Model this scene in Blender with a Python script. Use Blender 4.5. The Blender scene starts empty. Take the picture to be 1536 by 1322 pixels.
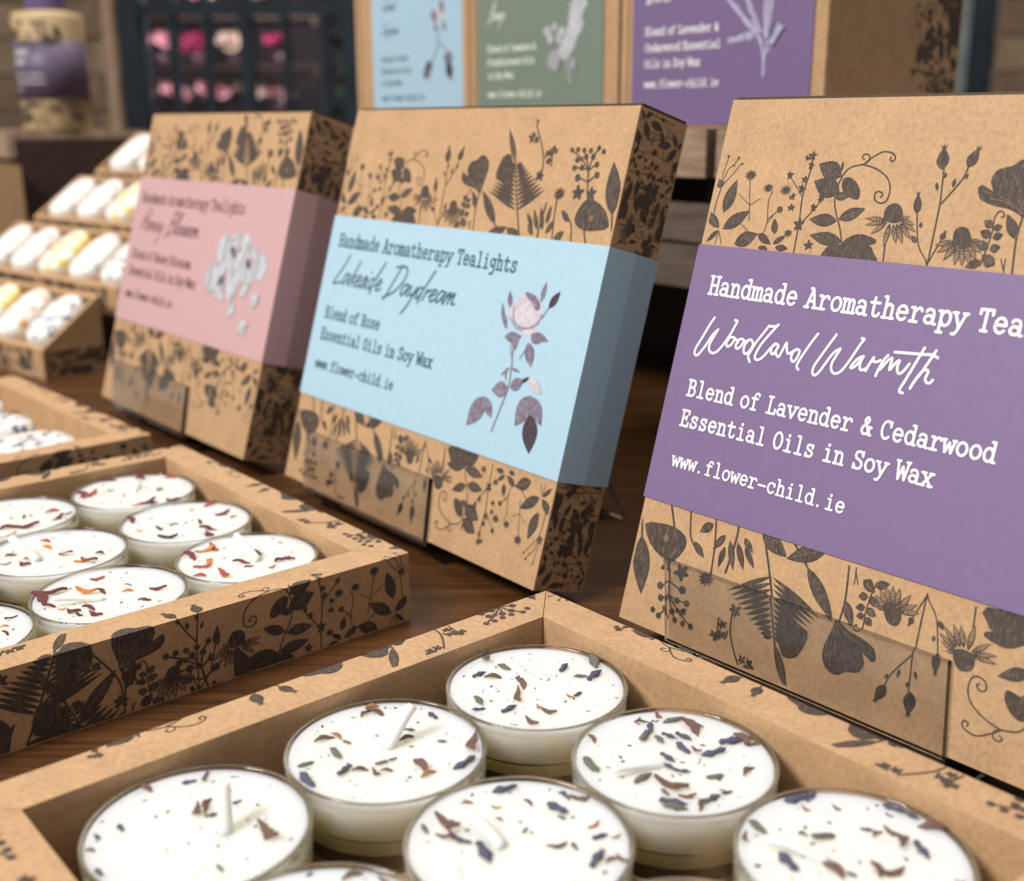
import bpy, bmesh, math, random
from mathutils import Vector, Matrix
from mathutils.geometry import tessellate_polygon
random.seed(7)
S = bpy.context.scene
COL = S.collection
# ---------------------------------------------------------------- camera, world, lights
cd = bpy.data.cameras.new('camera'); cam = bpy.data.objects.new('camera', cd); COL.objects.link(cam)
cam.location = (0, 0, 0.13073)
cam.rotation_mode = 'XYZ'
_fw = Vector((0, math.cos(.27131), -math.sin(.27131))); _up0 = Vector((0, math.sin(.27131), math.cos(.27131))); _rx = Vector((1, 0, 0))
_r = math.cos(-.00369)*_rx + math.sin(-.00369)*_up0
_u = -math.sin(-.00369)*_rx + math.cos(-.00369)*_up0
cam.rotation_euler = Matrix((_r, _u, -_fw)).transposed().to_euler()
cd.sensor_width = 36; cd.lens = 1723.99/1536*36
cd.clip_start = .01; cd.clip_end = 30
cd.dof.use_dof = True; cd.dof.focus_distance = .262; cd.dof.aperture_fstop = 14
S.camera = cam
S.view_settings.view_transform = 'Standard'; S.view_settings.look = 'None'
S.view_settings.exposure = 0.0; S.view_settings.gamma = 1; S.view_settings.use_curve_mapping = False
W_ = bpy.data.worlds.new('world'); S.world = W_; W_.use_nodes = True
W_.node_tree.nodes['Background'].inputs[0].default_value = (1.0, .95, .90, 1)
W_.node_tree.nodes['Background'].inputs[1].default_value = .33
def area(name, loc, aim, size, power, col=(1, .95, .88), sy=None):
    l = bpy.data.lights.new(name, 'AREA'); l.energy = power; l.size = size; l.color = col
    if sy: l.shape = 'RECTANGLE'; l.size_y = sy
    o = bpy.data.objects.new(name, l); COL.objects.link(o); o.location = loc
    o.rotation_euler = (Vector(aim)-Vector(loc)).to_track_quat('-Z', 'Y').to_euler(); return o
area('ceiling_lamp', (-1.1, -.45, 1.35), (0, .35, .02), .45, 40, (1, .97, .93))
area('overhead_lamp', (-.1, .65, 1.9), (0, .4, 0), .6, 9, (1, .96, .90))
area('wall_fill_light', (.2, 1.5, 2.0), (0, 2.6, .3), .7, 26, (1, .88, .74))  # unseen fill light, added to brighten the back wall
area('shop_fill_light', (-.6, 2.75, .68), (-.7, 3.12, .28), .2, 9, (1, .93, .92))  # unseen fill, added just inside the window to brighten the flowers
# print outlines in mm, tealight toppings
PRINT_A=[["S",0,0.22,[[2.14,111.01],[-0.56,114.67],[-1.5,116.79]]],["S",0,0.22,[[2.14,111.01],[1.92,114.21],[2.55,117.95]]],["S",0,0.22,[[2.14,111.01],[3.1,114.78],[4.64,116.41],[5.83,118.02]]],["S",0,0.22,[[2.14,111.01],[4.71,113.76],[6.84,116.73]]],["D",0,0.39,[[2.45,118.32]]],["D",0,0.39,[[5.64,118.02]]],["D",0,0.33,[[7.08,116.57]]],["D",0,0.33,[[0.15,115.76]]],["D",0,0.28,[[4.71,116.15]]],["D",0,0.33,[[-1.5,116.79]]],["L",0,2.22,[[2.29,110.48],[1.37,112.59]]],["S",0,0.28,[[2.29,110.48],[1.85,107.26],[1.74,104.03]]],["L",0,3.43,[[4.64,104.46],[6.63,112.77]]],["L",0,3.32,[[5.41,100.51],[12.54,105.43]]],["L",0,2.49,[[4.35,100.71],[-0.84,104.7]]],["L",0,1.38,[[4.36,100.18],[1.32,97.01]]],["S",0,0.22,[[4.57,99.92],[6.1,96.83]]],["S",0,0.22,[[4.57,99.92],[4.13,96.68]]],["F",0,1.88,[[10.39,113.94]]],["S",0,0.22,[[10.48,112.9],[11.43,108.76],[12.86,103.1]]],["S",0,0.17,[[11.99,106.7],[8.28,109.15]]],["S",0,0.17,[[11.99,106.7],[14.58,108.39]]],["F",0,1.55,[[16.36,111.05]]],["F",0,1.66,[[21.37,110.74]]],["S",0,0.22,[[18.07,103.67],[17.2,108.0],[17.8,110.34]]],["S",0,0.22,[[18.07,103.67],[20.56,105.87]]],["D",0,0.83,[[20.91,106.14]]],["S",0,0.22,[[18.07,103.67],[17.91,100.83],[16.34,99.69]]],["S",0,0.17,[[18.27,102.91],[19.38,104.52]]],["L",0,1.88,[[21.03,100.27],[20.01,104.05]]],["L",0,3.6,[[9.98,97.13],[16.23,100.09]]],["L",0,1.99,[[16.23,100.09],[20.59,97.83]]],["L",0,1.44,[[21.17,97.98],[24.21,100.24]]],["L",0,1.66,[[21.97,97.27],[25.64,97.21]]],["L",0,1.44,[[20.0,96.6],[17.1,96.89]]],["S",0,0.22,[[14.02,100.04],[10.15,102.41]]],["S",0,0.22,[[14.02,100.04],[12.31,100.45]]],["F",0,1.33,[[24.67,100.78]]],["S",0,0.33,[[27.41,96.19],[27.07,102.96],[26.37,109.95],[26.95,115.47],[26.6,118.95]]],["S",0,0.28,[[27.36,102.98],[30.19,106.64],[31.82,109.2]]],["S",0,0.22,[[21.68,114.05],[24.93,110.89],[26.21,109.44]]],["T",0,1.66,[[26.6,118.95]]],["T",0,1.33,[[26.79,116.72]]],["T",0,1.44,[[21.61,114.3]]],["T",0,1.33,[[25.91,113.44]]],["T",0,1.66,[[25.75,111.18]]],["T",0,1.33,[[23.56,109.32]]],["T",0,1.44,[[23.94,106.81]]],["T",0,1.44,[[31.69,109.69]]],["T",0,1.44,[[30.06,107.13]]],["T",0,2.22,[[27.07,102.96]]],["T",0,1.77,[[30.92,98.47]]],["T",0,1.0,[[31.31,108.93]]],["T",0,1.0,[[25.28,118.43]]],["S",0,0.33,[[39.51,99.38],[37.95,103.16],[35.83,106.95],[34.93,110.33],[35.57,114.26],[37.21,116.5],[40.28,117.3]]],["S",0,0.33,[[40.28,117.3],[42.05,118.78],[44.36,120.16],[46.49,120.05],[47.77,119.14],[47.49,118.19],[46.63,118.5],[46.73,119.11]]],["S",0,0.28,[[40.28,117.3],[41.44,118.05],[41.4,119.25],[40.22,119.61],[39.57,118.97],[40.25,118.45]]],["S",0,0.33,[[40.28,117.3],[43.73,116.44],[46.84,114.64],[48.23,112.33],[48.12,109.73],[46.74,108.96],[45.25,109.6],[44.88,111.01],[45.81,111.52],[46.78,110.85],[46.4,110.27]]],["L",0,4.32,[[35.51,114.5],[28.84,117.12]]],["L",0,0.66,[[35.19,115.71],[35.0,117.9]]],["L",0,4.71,[[35.94,110.76],[28.57,113.13]]],["P",0,0,[[35.98,113.79],[37.2,114.41],[39.37,113.52],[40.97,111.56],[41.1,109.64],[39.58,109.57],[37.42,110.44],[36.15,112.09]]],["L",0,1.99,[[34.75,109.93],[38.62,110.1]]],["L",0,2.99,[[36.93,104.47],[29.52,104.36]]],["L",0,2.77,[[37.23,104.83],[43.37,107.59]]],["L",0,3.1,[[39.38,99.85],[30.59,100.79]]],["P",0,0,[[34.68,96.29],[35.85,98.36],[37.87,99.25],[42.27,99.34],[45.93,99.86],[47.88,98.11],[48.6,95.32],[35.82,94.17]]],["P",0,0,[[39.41,99.76],[41.71,101.48],[44.32,101.9],[47.77,100.95],[46.77,99.69],[40.13,99.13]]],["P",0,0,[[48.49,105.27],[48.16,107.14],[48.83,108.59],[50.35,109.14],[51.8,108.51],[52.72,106.93],[52.82,105.53],[50.95,104.81]]],["O",0,1.11,[[49.24,105.41],[43.82,105.46]]],["O",0,1.11,[[49.16,105.12],[44.21,103.95]]],["O",0,1.22,[[49.46,104.95],[46.06,102.02]]],["O",0,1.44,[[50.19,104.76],[49.9,99.46]]],["O",0,1.33,[[51.01,104.58],[52.72,100.38]]],["O",0,1.33,[[51.73,104.81],[54.23,100.5]]],["O",0,1.22,[[52.34,105.03],[55.98,101.56]]],["O",0,1.11,[[52.6,105.42],[56.71,103.23]]],["O",0,1.0,[[52.78,105.72],[55.98,104.71]]],["O",0,0.78,[[52.61,105.99],[54.53,106.42]]],["S",0,0.33,[[50.18,100.19],[50.64,95.97]]],["S",0,0.33,[[60.93,96.43],[60.87,101.46],[60.61,109.19],[60.18,112.81],[59.63,116.88]]],["S",0,0.33,[[60.61,109.19],[62.55,112.01],[64.23,114.77],[64.93,117.25]]],["S",0,0.28,[[60.93,96.43],[60.25,97.74],[57.84,100.77],[55.96,107.11]]],["S",0,0.28,[[60.87,96.65],[62.73,101.82]]],["V",0,2.77,[[59.2,116.64],[58.58,121.4]]],["V",0,2.44,[[64.79,117.25],[66.25,121.29]]],["V",0,1.88,[[55.96,107.11],[55.15,111.46]]],["L",0,0.83,[[60.14,114.86],[60.34,116.18]]],["L",0,0.78,[[59.35,112.23],[58.65,114.03]]],["L",0,0.83,[[62.53,113.04],[62.73,115.08]]],["L",0,0.72,[[64.77,114.88],[65.3,116.15]]],["L",0,0.83,[[57.46,104.2],[57.39,105.44]]],["V",0,1.33,[[62.69,101.96],[63.28,103.81]]],["L",0,1.22,[[57.37,101.01],[55.84,102.47]]],["P",0,0,[[65.49,101.35],[65.18,103.13],[65.5,104.51],[66.46,105.02],[67.93,104.76],[68.97,103.4],[69.5,101.66],[67.71,100.98]]],["O",0,1.33,[[65.84,101.83],[61.62,100.83]]],["O",0,1.33,[[66.13,101.63],[62.4,99.3]]],["O",0,1.44,[[66.4,101.51],[64.25,97.72]]],["O",0,1.44,[[67.04,101.38],[66.93,96.97]]],["O",0,1.44,[[67.6,101.42],[68.64,96.9]]],["O",0,1.44,[[68.15,101.47],[70.26,97.36]]],["O",0,1.33,[[68.7,101.69],[71.36,98.48]]],["O",0,1.33,[[69.07,102.07],[72.04,100.0]]],["O",0,1.11,[[69.1,102.52],[72.12,101.86]]],["S",0,0.28,[[72.31,97.45],[72.89,100.59],[73.26,104.58],[73.06,107.2],[73.62,108.55],[74.53,108.51],[74.98,107.75],[74.43,107.46]]],["L",0,1.77,[[73.15,105.37],[71.11,106.65]]],["L",0,1.55,[[73.44,104.95],[75.11,105.8]]],["L",0,1.88,[[73.31,103.49],[70.7,104.41]]],["L",0,1.66,[[73.6,103.2],[75.71,104.09]]],["L",0,1.99,[[73.34,100.98],[70.19,102.24]]],["L",0,1.88,[[73.57,100.78],[75.71,101.61]]],["L",0,2.77,[[72.76,98.38],[75.27,98.68]]],["L",0,1.88,[[72.54,98.36],[69.32,96.83]]],["L",0,2.22,[[75.42,97.73],[72.21,99.66]]],["P",0,0,[[68.15,113.13],[68.9,113.83],[71.48,112.61],[70.46,114.55],[71.13,116.76],[72.75,117.47],[74.41,117.94],[75.48,118.97],[77.14,119.3],[79.07,118.49],[80.38,116.61],[80.56,114.49],[80.15,112.33],[79.5,109.73],[79.14,107.65],[77.18,108.53],[75.23,109.29],[72.43,109.71],[69.02,110.95]]],["S",9,0.17,[[78.96,108.41],[76.28,112.16],[72.79,115.5]]],["S",9,0.17,[[78.96,108.41],[76.94,113.06],[74.13,117.29]]],["S",9,0.17,[[78.96,108.41],[77.91,113.53],[76.11,118.2]]],["S",9,0.17,[[78.96,108.41],[78.99,113.57],[78.05,118.25]]],["S",9,0.17,[[79.12,108.64],[79.94,113.18],[79.75,116.59]]],["S",9,0.17,[[78.47,108.6],[74.31,111.2],[69.45,112.52]]],["S",9,0.17,[[78.53,108.39],[74.47,110.56],[71.19,111.06]]],["S",0,0.39,[[78.72,107.97],[78.5,103.21],[79.42,95.93]]],["L",0,2.33,[[78.58,103.21],[75.49,108.22]]],["S",0,0.22,[[77.57,96.62],[76.41,99.13]]],["S",0,0.22,[[77.41,97.26],[77.35,99.3]]],["S",0,0.22,[[77.69,95.76],[77.38,97.91]]]]
PRINT_B=[["L",0,2.14,[[92.62,117.77],[86.66,127.39]]],["S",0,0.49,[[102.06,95.03],[97.87,104.35],[92.24,118.59]]],["L",0,1.27,[[97.57,103.64],[82.86,108.92]]],["L",0,1.27,[[97.78,103.66],[108.33,110.21]]],["L",0,1.27,[[97.12,104.99],[83.7,109.8]]],["L",0,1.27,[[97.33,105.01],[107.06,110.96]]],["L",0,1.27,[[96.56,106.34],[84.53,110.68]]],["L",0,1.27,[[96.88,106.36],[105.79,111.71]]],["L",0,1.27,[[96.11,107.7],[85.36,111.56]]],["L",0,1.27,[[96.42,107.71],[104.41,112.47]]],["L",0,1.27,[[95.55,109.05],[86.16,112.5]]],["L",0,1.27,[[95.97,109.06],[103.13,113.23]]],["L",0,1.27,[[95.09,110.4],[86.98,113.37]]],["L",0,1.27,[[95.52,110.42],[101.73,114.0]]],["L",0,1.27,[[94.63,111.76],[87.79,114.23]]],["L",0,1.27,[[95.06,111.78],[100.43,114.77]]],["L",0,1.27,[[94.07,113.12],[88.5,115.09]]],["L",0,1.27,[[94.6,113.14],[99.14,115.48]]],["L",0,1.27,[[93.66,114.35],[89.22,115.88]]],["L",0,1.27,[[94.19,114.37],[97.85,116.19]]],["L",0,1.27,[[93.29,115.44],[89.86,116.59]]],["L",0,1.27,[[93.83,115.46],[96.79,116.84]]],["L",0,1.27,[[92.87,116.4],[90.43,117.16]]],["L",0,1.27,[[93.51,116.41],[95.87,117.37]]],["P",0,0,[[85.0,114.92],[86.47,118.81],[89.99,119.79],[92.1,115.13],[89.35,111.91],[85.27,112.47]]],["L",0,3.31,[[89.3,98.97],[80.07,108.72]]],["S",0,0.49,[[89.3,98.97],[94.16,94.43]]],["S",0,0.39,[[105.39,114.19],[104.86,118.87],[102.3,123.53],[98.89,128.23],[99.32,129.45],[98.14,129.86]]],["T",0,2.34,[[97.88,124.97]]],["T",0,1.75,[[100.02,124.18]]],["S",0,0.39,[[105.46,119.22],[105.82,121.23]]],["S",0,0.39,[[108.74,116.96],[108.0,122.27]]],["T",0,1.95,[[107.04,120.59]]],["T",0,2.14,[[108.83,121.28]]],["T",0,1.75,[[107.3,118.26]]],["T",0,2.53,[[104.68,113.83]]],["S",0,0.49,[[126.7,107.85],[125.38,112.28],[124.53,116.1]]],["S",0,0.39,[[125.17,112.91],[120.9,114.18]]],["S",0,0.39,[[125.17,112.91],[127.73,114.8]]],["S",0,0.39,[[124.53,116.1],[120.7,119.22],[116.71,121.22]]],["S",0,0.39,[[124.53,116.1],[121.99,116.67],[118.88,116.58]]],["S",0,0.39,[[124.53,116.1],[125.15,119.96],[126.8,122.03]]],["S",0,0.39,[[124.53,116.1],[126.96,117.77]]],["S",0,0.39,[[124.53,116.1],[122.37,119.9],[120.98,121.29]]],["D",0,0.78,[[116.12,121.54]]],["D",0,0.78,[[118.49,121.64]]],["D",0,0.78,[[121.09,121.55]]],["D",0,0.78,[[123.74,121.47]]],["D",0,0.78,[[126.74,122.22]]],["D",0,0.78,[[128.86,121.3]]],["D",0,0.88,[[119.1,118.86]]],["D",0,0.88,[[118.69,116.58]]],["D",0,0.88,[[121.67,116.79]]],["D",0,0.88,[[127.24,117.78]]],["D",0,0.88,[[125.19,119.83]]],["D",0,1.07,[[120.79,113.92]]],["D",0,0.97,[[128.23,114.94]]],["D",0,0.88,[[122.41,119.78]]],["D",0,0.68,[[120.74,119.09]]],["T",0,3.31,[[122.28,109.89]]],["T",0,2.92,[[127.51,109.68]]],["P",0,0,[[126.14,108.14],[129.89,108.01],[134.26,105.7],[137.04,101.47],[133.29,100.2],[127.87,99.83],[123.93,101.24],[123.29,103.79],[124.62,106.45]]],["S",9,0.29,[[127.65,100.52],[125.62,103.93],[126.9,107.22]]],["S",9,0.29,[[129.47,100.64],[130.19,104.2],[129.29,107.02]]],["S",9,0.29,[[131.28,100.77],[133.97,103.79],[133.47,105.34]]],["D",9,0.88,[[129.58,103.21]]],["S",0,0.49,[[127.85,99.89],[130.29,94.62]]],["L",0,5.46,[[137.33,104.5],[133.63,118.76]]],["S",0,0.49,[[137.29,104.62],[139.76,95.4]]],["L",0,1.56,[[106.47,99.08],[102.79,103.26]]],["L",0,1.75,[[108.7,98.56],[105.52,104.43]]],["L",0,1.75,[[110.89,98.72],[108.33,105.25]]],["L",0,1.56,[[111.94,100.45],[112.59,105.81]]],["L",0,1.75,[[107.12,97.1],[104.1,99.94]]],["L",0,1.75,[[112.5,97.83],[115.13,101.99]]],["S",0,0.49,[[109.54,92.91],[109.31,98.27],[110.2,106.36]]],["F",0,2.53,[[114.75,109.23]]],["S",0,0.39,[[114.2,107.88],[114.86,101.31],[116.43,93.48]]],["L",0,1.95,[[121.09,101.71],[117.19,104.75]]],["S",0,0.39,[[124.04,94.11],[122.24,101.13],[118.36,104.16]]],["L",0,2.34,[[116.55,96.13],[120.03,99.02]]],["L",0,3.9,[[85.43,93.76],[94.93,98.65]]],["L",0,3.9,[[102.8,94.4],[95.04,98.31]]]]
ROSE=[["P",1,0,[[106.52,75.31],[107.1,77.51],[109.91,78.88],[113.82,78.69],[117.53,77.03],[119.05,74.31],[118.77,71.37],[116.41,68.97],[113.61,67.75],[110.24,68.13],[107.67,69.91],[105.03,70.85],[104.2,73.32],[105.39,74.75]]],["P",2,0,[[109.87,79.0],[112.43,79.03],[115.61,78.06],[117.69,75.59],[116.23,74.29],[113.64,76.36],[111.31,77.56]]],["S",2,0.52,[[106.55,74.25],[107.4,70.73],[110.6,69.02],[114.44,69.12],[117.69,70.81],[118.83,73.45]]],["S",2,0.36,[[105.53,71.34],[108.71,68.77],[112.22,68.06]]],["P",1,0,[[110.69,67.76],[114.64,68.52],[118.02,69.81],[118.03,68.27],[113.91,66.86]]],["L",2,2.18,[[104.9,73.83],[103.01,78.84]]],["L",2,1.55,[[103.06,69.74],[100.92,75.08]]],["L",2,1.86,[[105.24,67.66],[101.81,73.03]]],["P",2,0,[[107.23,67.29],[111.42,66.93],[111.02,62.29],[108.45,64.05],[105.1,65.28]]],["L",2,2.38,[[117.04,68.01],[123.9,66.7]]],["L",2,3.11,[[116.2,67.68],[120.74,65.75]]],["L",2,4.04,[[115.71,65.31],[119.17,58.72]]],["L",2,1.97,[[117.41,77.01],[117.97,82.88]]],["L",3,2.59,[[121.07,75.71],[124.42,80.78]]],["S",2,0.31,[[119.27,72.68],[121.04,75.79]]],["S",2,0.47,[[112.03,66.68],[110.13,62.59],[110.96,57.18],[111.48,51.72],[110.29,46.37],[108.23,38.12]]],["S",2,0.26,[[116.38,65.2],[113.56,60.14]]],["S",2,0.26,[[108.6,63.21],[110.59,59.25]]],["L",2,1.04,[[110.27,57.28],[107.07,54.31]]],["L",2,0.73,[[108.9,56.42],[109.68,53.12]]],["L",2,0.93,[[110.27,57.28],[115.39,56.63]]],["L",2,4.76,[[111.42,51.29],[104.58,49.65]]],["L",2,3.73,[[112.17,51.63],[117.42,54.78]]],["L",3,1.14,[[116.32,53.83],[119.75,56.01]]],["L",1,3.31,[[119.23,55.67],[125.87,52.09]]],["L",2,6.11,[[102.62,47.34],[96.54,37.59]]],["L",2,3.42,[[102.43,47.09],[106.99,41.77]]],["L",2,6.11,[[122.0,51.14],[117.69,41.62]]],["L",2,4.35,[[122.43,50.8],[128.36,43.77]]],["L",3,6.21,[[123.25,46.04],[125.92,35.34]]]]
BLOSSOM=[["Q",1,9.52,[[101.87,76.36],[99.29,82.68]]],["Q",1,9.52,[[103.47,75.99],[115.05,78.92]]],["Q",1,9.52,[[103.25,75.17],[112.97,70.8]]],["Q",1,9.52,[[101.51,75.02],[95.69,69.2]]],["Q",1,9.52,[[100.66,75.76],[86.83,76.68]]],["Q",1,8.33,[[117.52,72.55],[121.27,77.8]]],["Q",1,8.33,[[118.39,71.94],[129.74,71.82]]],["Q",1,8.33,[[117.48,71.36],[120.86,66.01]]],["Q",1,8.33,[[116.04,71.6],[106.32,68.34]]],["Q",1,8.33,[[116.07,72.34],[106.61,75.8]]],["Q",1,9.52,[[96.95,65.01],[91.82,71.25]]],["Q",1,9.52,[[98.75,64.8],[109.59,69.02]]],["Q",1,9.52,[[98.84,63.93],[110.51,60.49]]],["Q",1,9.52,[[97.1,63.6],[93.36,57.05]]],["Q",1,9.52,[[95.93,64.26],[81.29,63.76]]],["Q",1,6.35,[[112.73,64.49],[118.42,61.4]]],["Q",1,6.35,[[111.36,64.52],[104.65,61.66]]],["Q",1,6.35,[[111.46,65.19],[105.65,68.34]]],["Q",1,6.35,[[112.83,65.15],[119.36,67.94]]],["Q",1,4.76,[[121.92,61.16],[128.57,57.71]]],["Q",1,4.76,[[105.12,55.92],[110.4,51.73]]],["Q",1,5.95,[[117.62,51.21],[121.95,45.39]]],["L",3,2.86,[[98.32,77.52],[104.68,73.71]]],["L",3,2.54,[[113.35,73.98],[116.61,70.26]]],["L",3,3.17,[[93.24,61.92],[98.64,65.89]]],["S",2,0.4,[[102.44,74.96],[99.43,78.58]]],["S",2,0.4,[[102.44,74.96],[106.87,77.72]]],["S",2,0.4,[[102.44,74.96],[96.58,75.44]]],["S",2,0.4,[[115.98,72.33],[119.75,75.01]]],["S",2,0.4,[[115.98,72.33],[120.81,69.95]]],["S",2,0.4,[[97.32,64.79],[93.95,61.5]]],["S",2,0.4,[[97.32,64.79],[100.55,60.74]]],["S",2,0.4,[[97.32,64.79],[89.94,66.02]]]]
WOODLAND=[["S",0,0.62,[[9.48,78.83],[8.45,76.88],[7.07,73.59],[5.86,70.87],[5.73,69.44],[6.46,69.03],[7.28,69.66],[8.63,71.83],[9.98,74.55],[11.28,76.12]]],["S",0,0.62,[[11.28,76.12],[10.56,74.35],[9.74,72.27],[9.99,70.76],[11.19,70.24],[12.41,70.84],[13.67,72.55],[15.23,75.54],[16.21,78.15],[16.37,78.78],[15.64,78.96]]],["S",0,0.62,[[15.04,74.41],[14.58,73.23],[15.06,72.47],[15.97,72.88],[16.66,74.08],[16.64,74.76],[15.46,74.74],[14.92,73.97]]],["S",0,0.62,[[16.67,74.63],[17.44,74.32],[18.21,74.57]]],["S",0,0.62,[[18.18,74.43],[17.53,73.37],[17.72,72.44],[18.6,72.56],[19.4,73.91],[19.35,74.67],[18.33,74.72],[17.83,73.75]]],["S",0,0.62,[[19.37,74.59],[19.95,74.32],[20.53,74.62]]],["S",0,0.62,[[20.71,74.59],[20.02,73.45],[20.14,71.83],[21.04,71.55],[21.91,72.63],[22.34,74.05],[21.42,75.01],[20.55,74.56]]],["S",0,0.62,[[25.63,78.87],[24.49,76.92],[23.14,74.71],[22.14,72.39],[21.7,70.97],[22.52,69.79]]],["S",0,0.62,[[25.59,78.81],[27.17,78.89],[28.17,79.42]]],["S",0,0.62,[[28.15,79.47],[26.39,77.04],[24.78,74.67],[23.79,72.36],[23.64,70.99],[24.6,70.59],[25.94,71.6],[27.54,73.99],[28.44,74.78]]],["S",0,0.62,[[28.53,75.06],[27.78,74.29],[27.73,72.94],[28.42,72.51],[28.98,73.39],[29.43,74.66],[28.53,75.06]]],["S",0,0.62,[[29.43,74.66],[29.05,73.14],[29.78,72.18],[30.3,72.25]]],["S",0,0.62,[[30.3,72.25],[30.79,73.92],[31.42,75.66],[31.71,74.58],[32.29,73.35],[32.98,73.45],[33.8,74.09],[34.59,74.6]]],["S",0,0.62,[[35.24,74.44],[34.18,74.41],[33.48,72.99],[33.79,71.85],[34.57,71.79],[35.26,73.26],[35.34,74.32]]],["S",0,0.62,[[39.08,78.75],[37.96,76.78],[36.59,73.98],[35.66,71.74],[35.49,70.67],[36.11,70.08]]],["S",0,0.62,[[43.79,79.22],[42.92,77.57],[41.38,74.52],[40.04,71.73],[39.86,70.15],[40.64,69.49],[41.58,70.42],[42.75,72.67],[44.13,75.18],[45.58,76.29]]],["S",0,0.62,[[45.58,76.29],[44.89,74.53],[44.23,72.64],[44.62,71.16],[45.62,70.68],[46.77,71.25],[47.9,72.95],[49.17,75.67],[50.23,78.09],[50.85,79.13],[50.2,79.26]]],["S",0,0.62,[[51.22,75.35],[50.06,74.42],[49.09,72.76],[49.56,72.58],[50.56,73.61],[51.61,75.48]]],["S",0,0.62,[[51.61,75.48],[51.17,73.96],[51.35,72.73],[51.98,72.46],[52.7,72.9]]],["S",0,0.62,[[52.87,72.47],[53.3,73.79],[54.07,75.6],[54.14,74.79],[54.98,74.74],[55.73,75.21]]],["S",0,0.62,[[55.48,71.77],[55.72,72.93],[56.48,75.27],[57.28,76.55]]],["S",0,0.62,[[56.19,73.25],[57.52,75.43],[58.38,76.05],[58.33,74.57],[58.32,73.58]]],["S",0,0.62,[[58.47,73.61],[59.44,75.23],[60.18,75.78],[59.99,74.34],[60.58,73.09],[61.46,73.59],[62.55,75.47]]],["S",0,0.62,[[65.07,79.27],[64.25,76.93],[63.35,74.38],[62.44,71.8],[61.73,69.98],[61.9,69.32],[62.58,69.22]]],["S",0,0.62,[[58.61,77.43],[61.21,77.62],[65.04,77.89],[67.03,78.07],[68.46,77.64]]],["S",0,0.62,[[67.74,79.08],[66.84,76.85],[65.71,74.27],[64.5,71.9],[63.97,70.43]]],["S",0,0.62,[[64.73,72.54],[65.71,74.27],[66.58,74.84],[67.08,74.49],[66.8,73.0],[67.3,72.25],[68.01,72.25],[68.48,72.99]]]]
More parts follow.
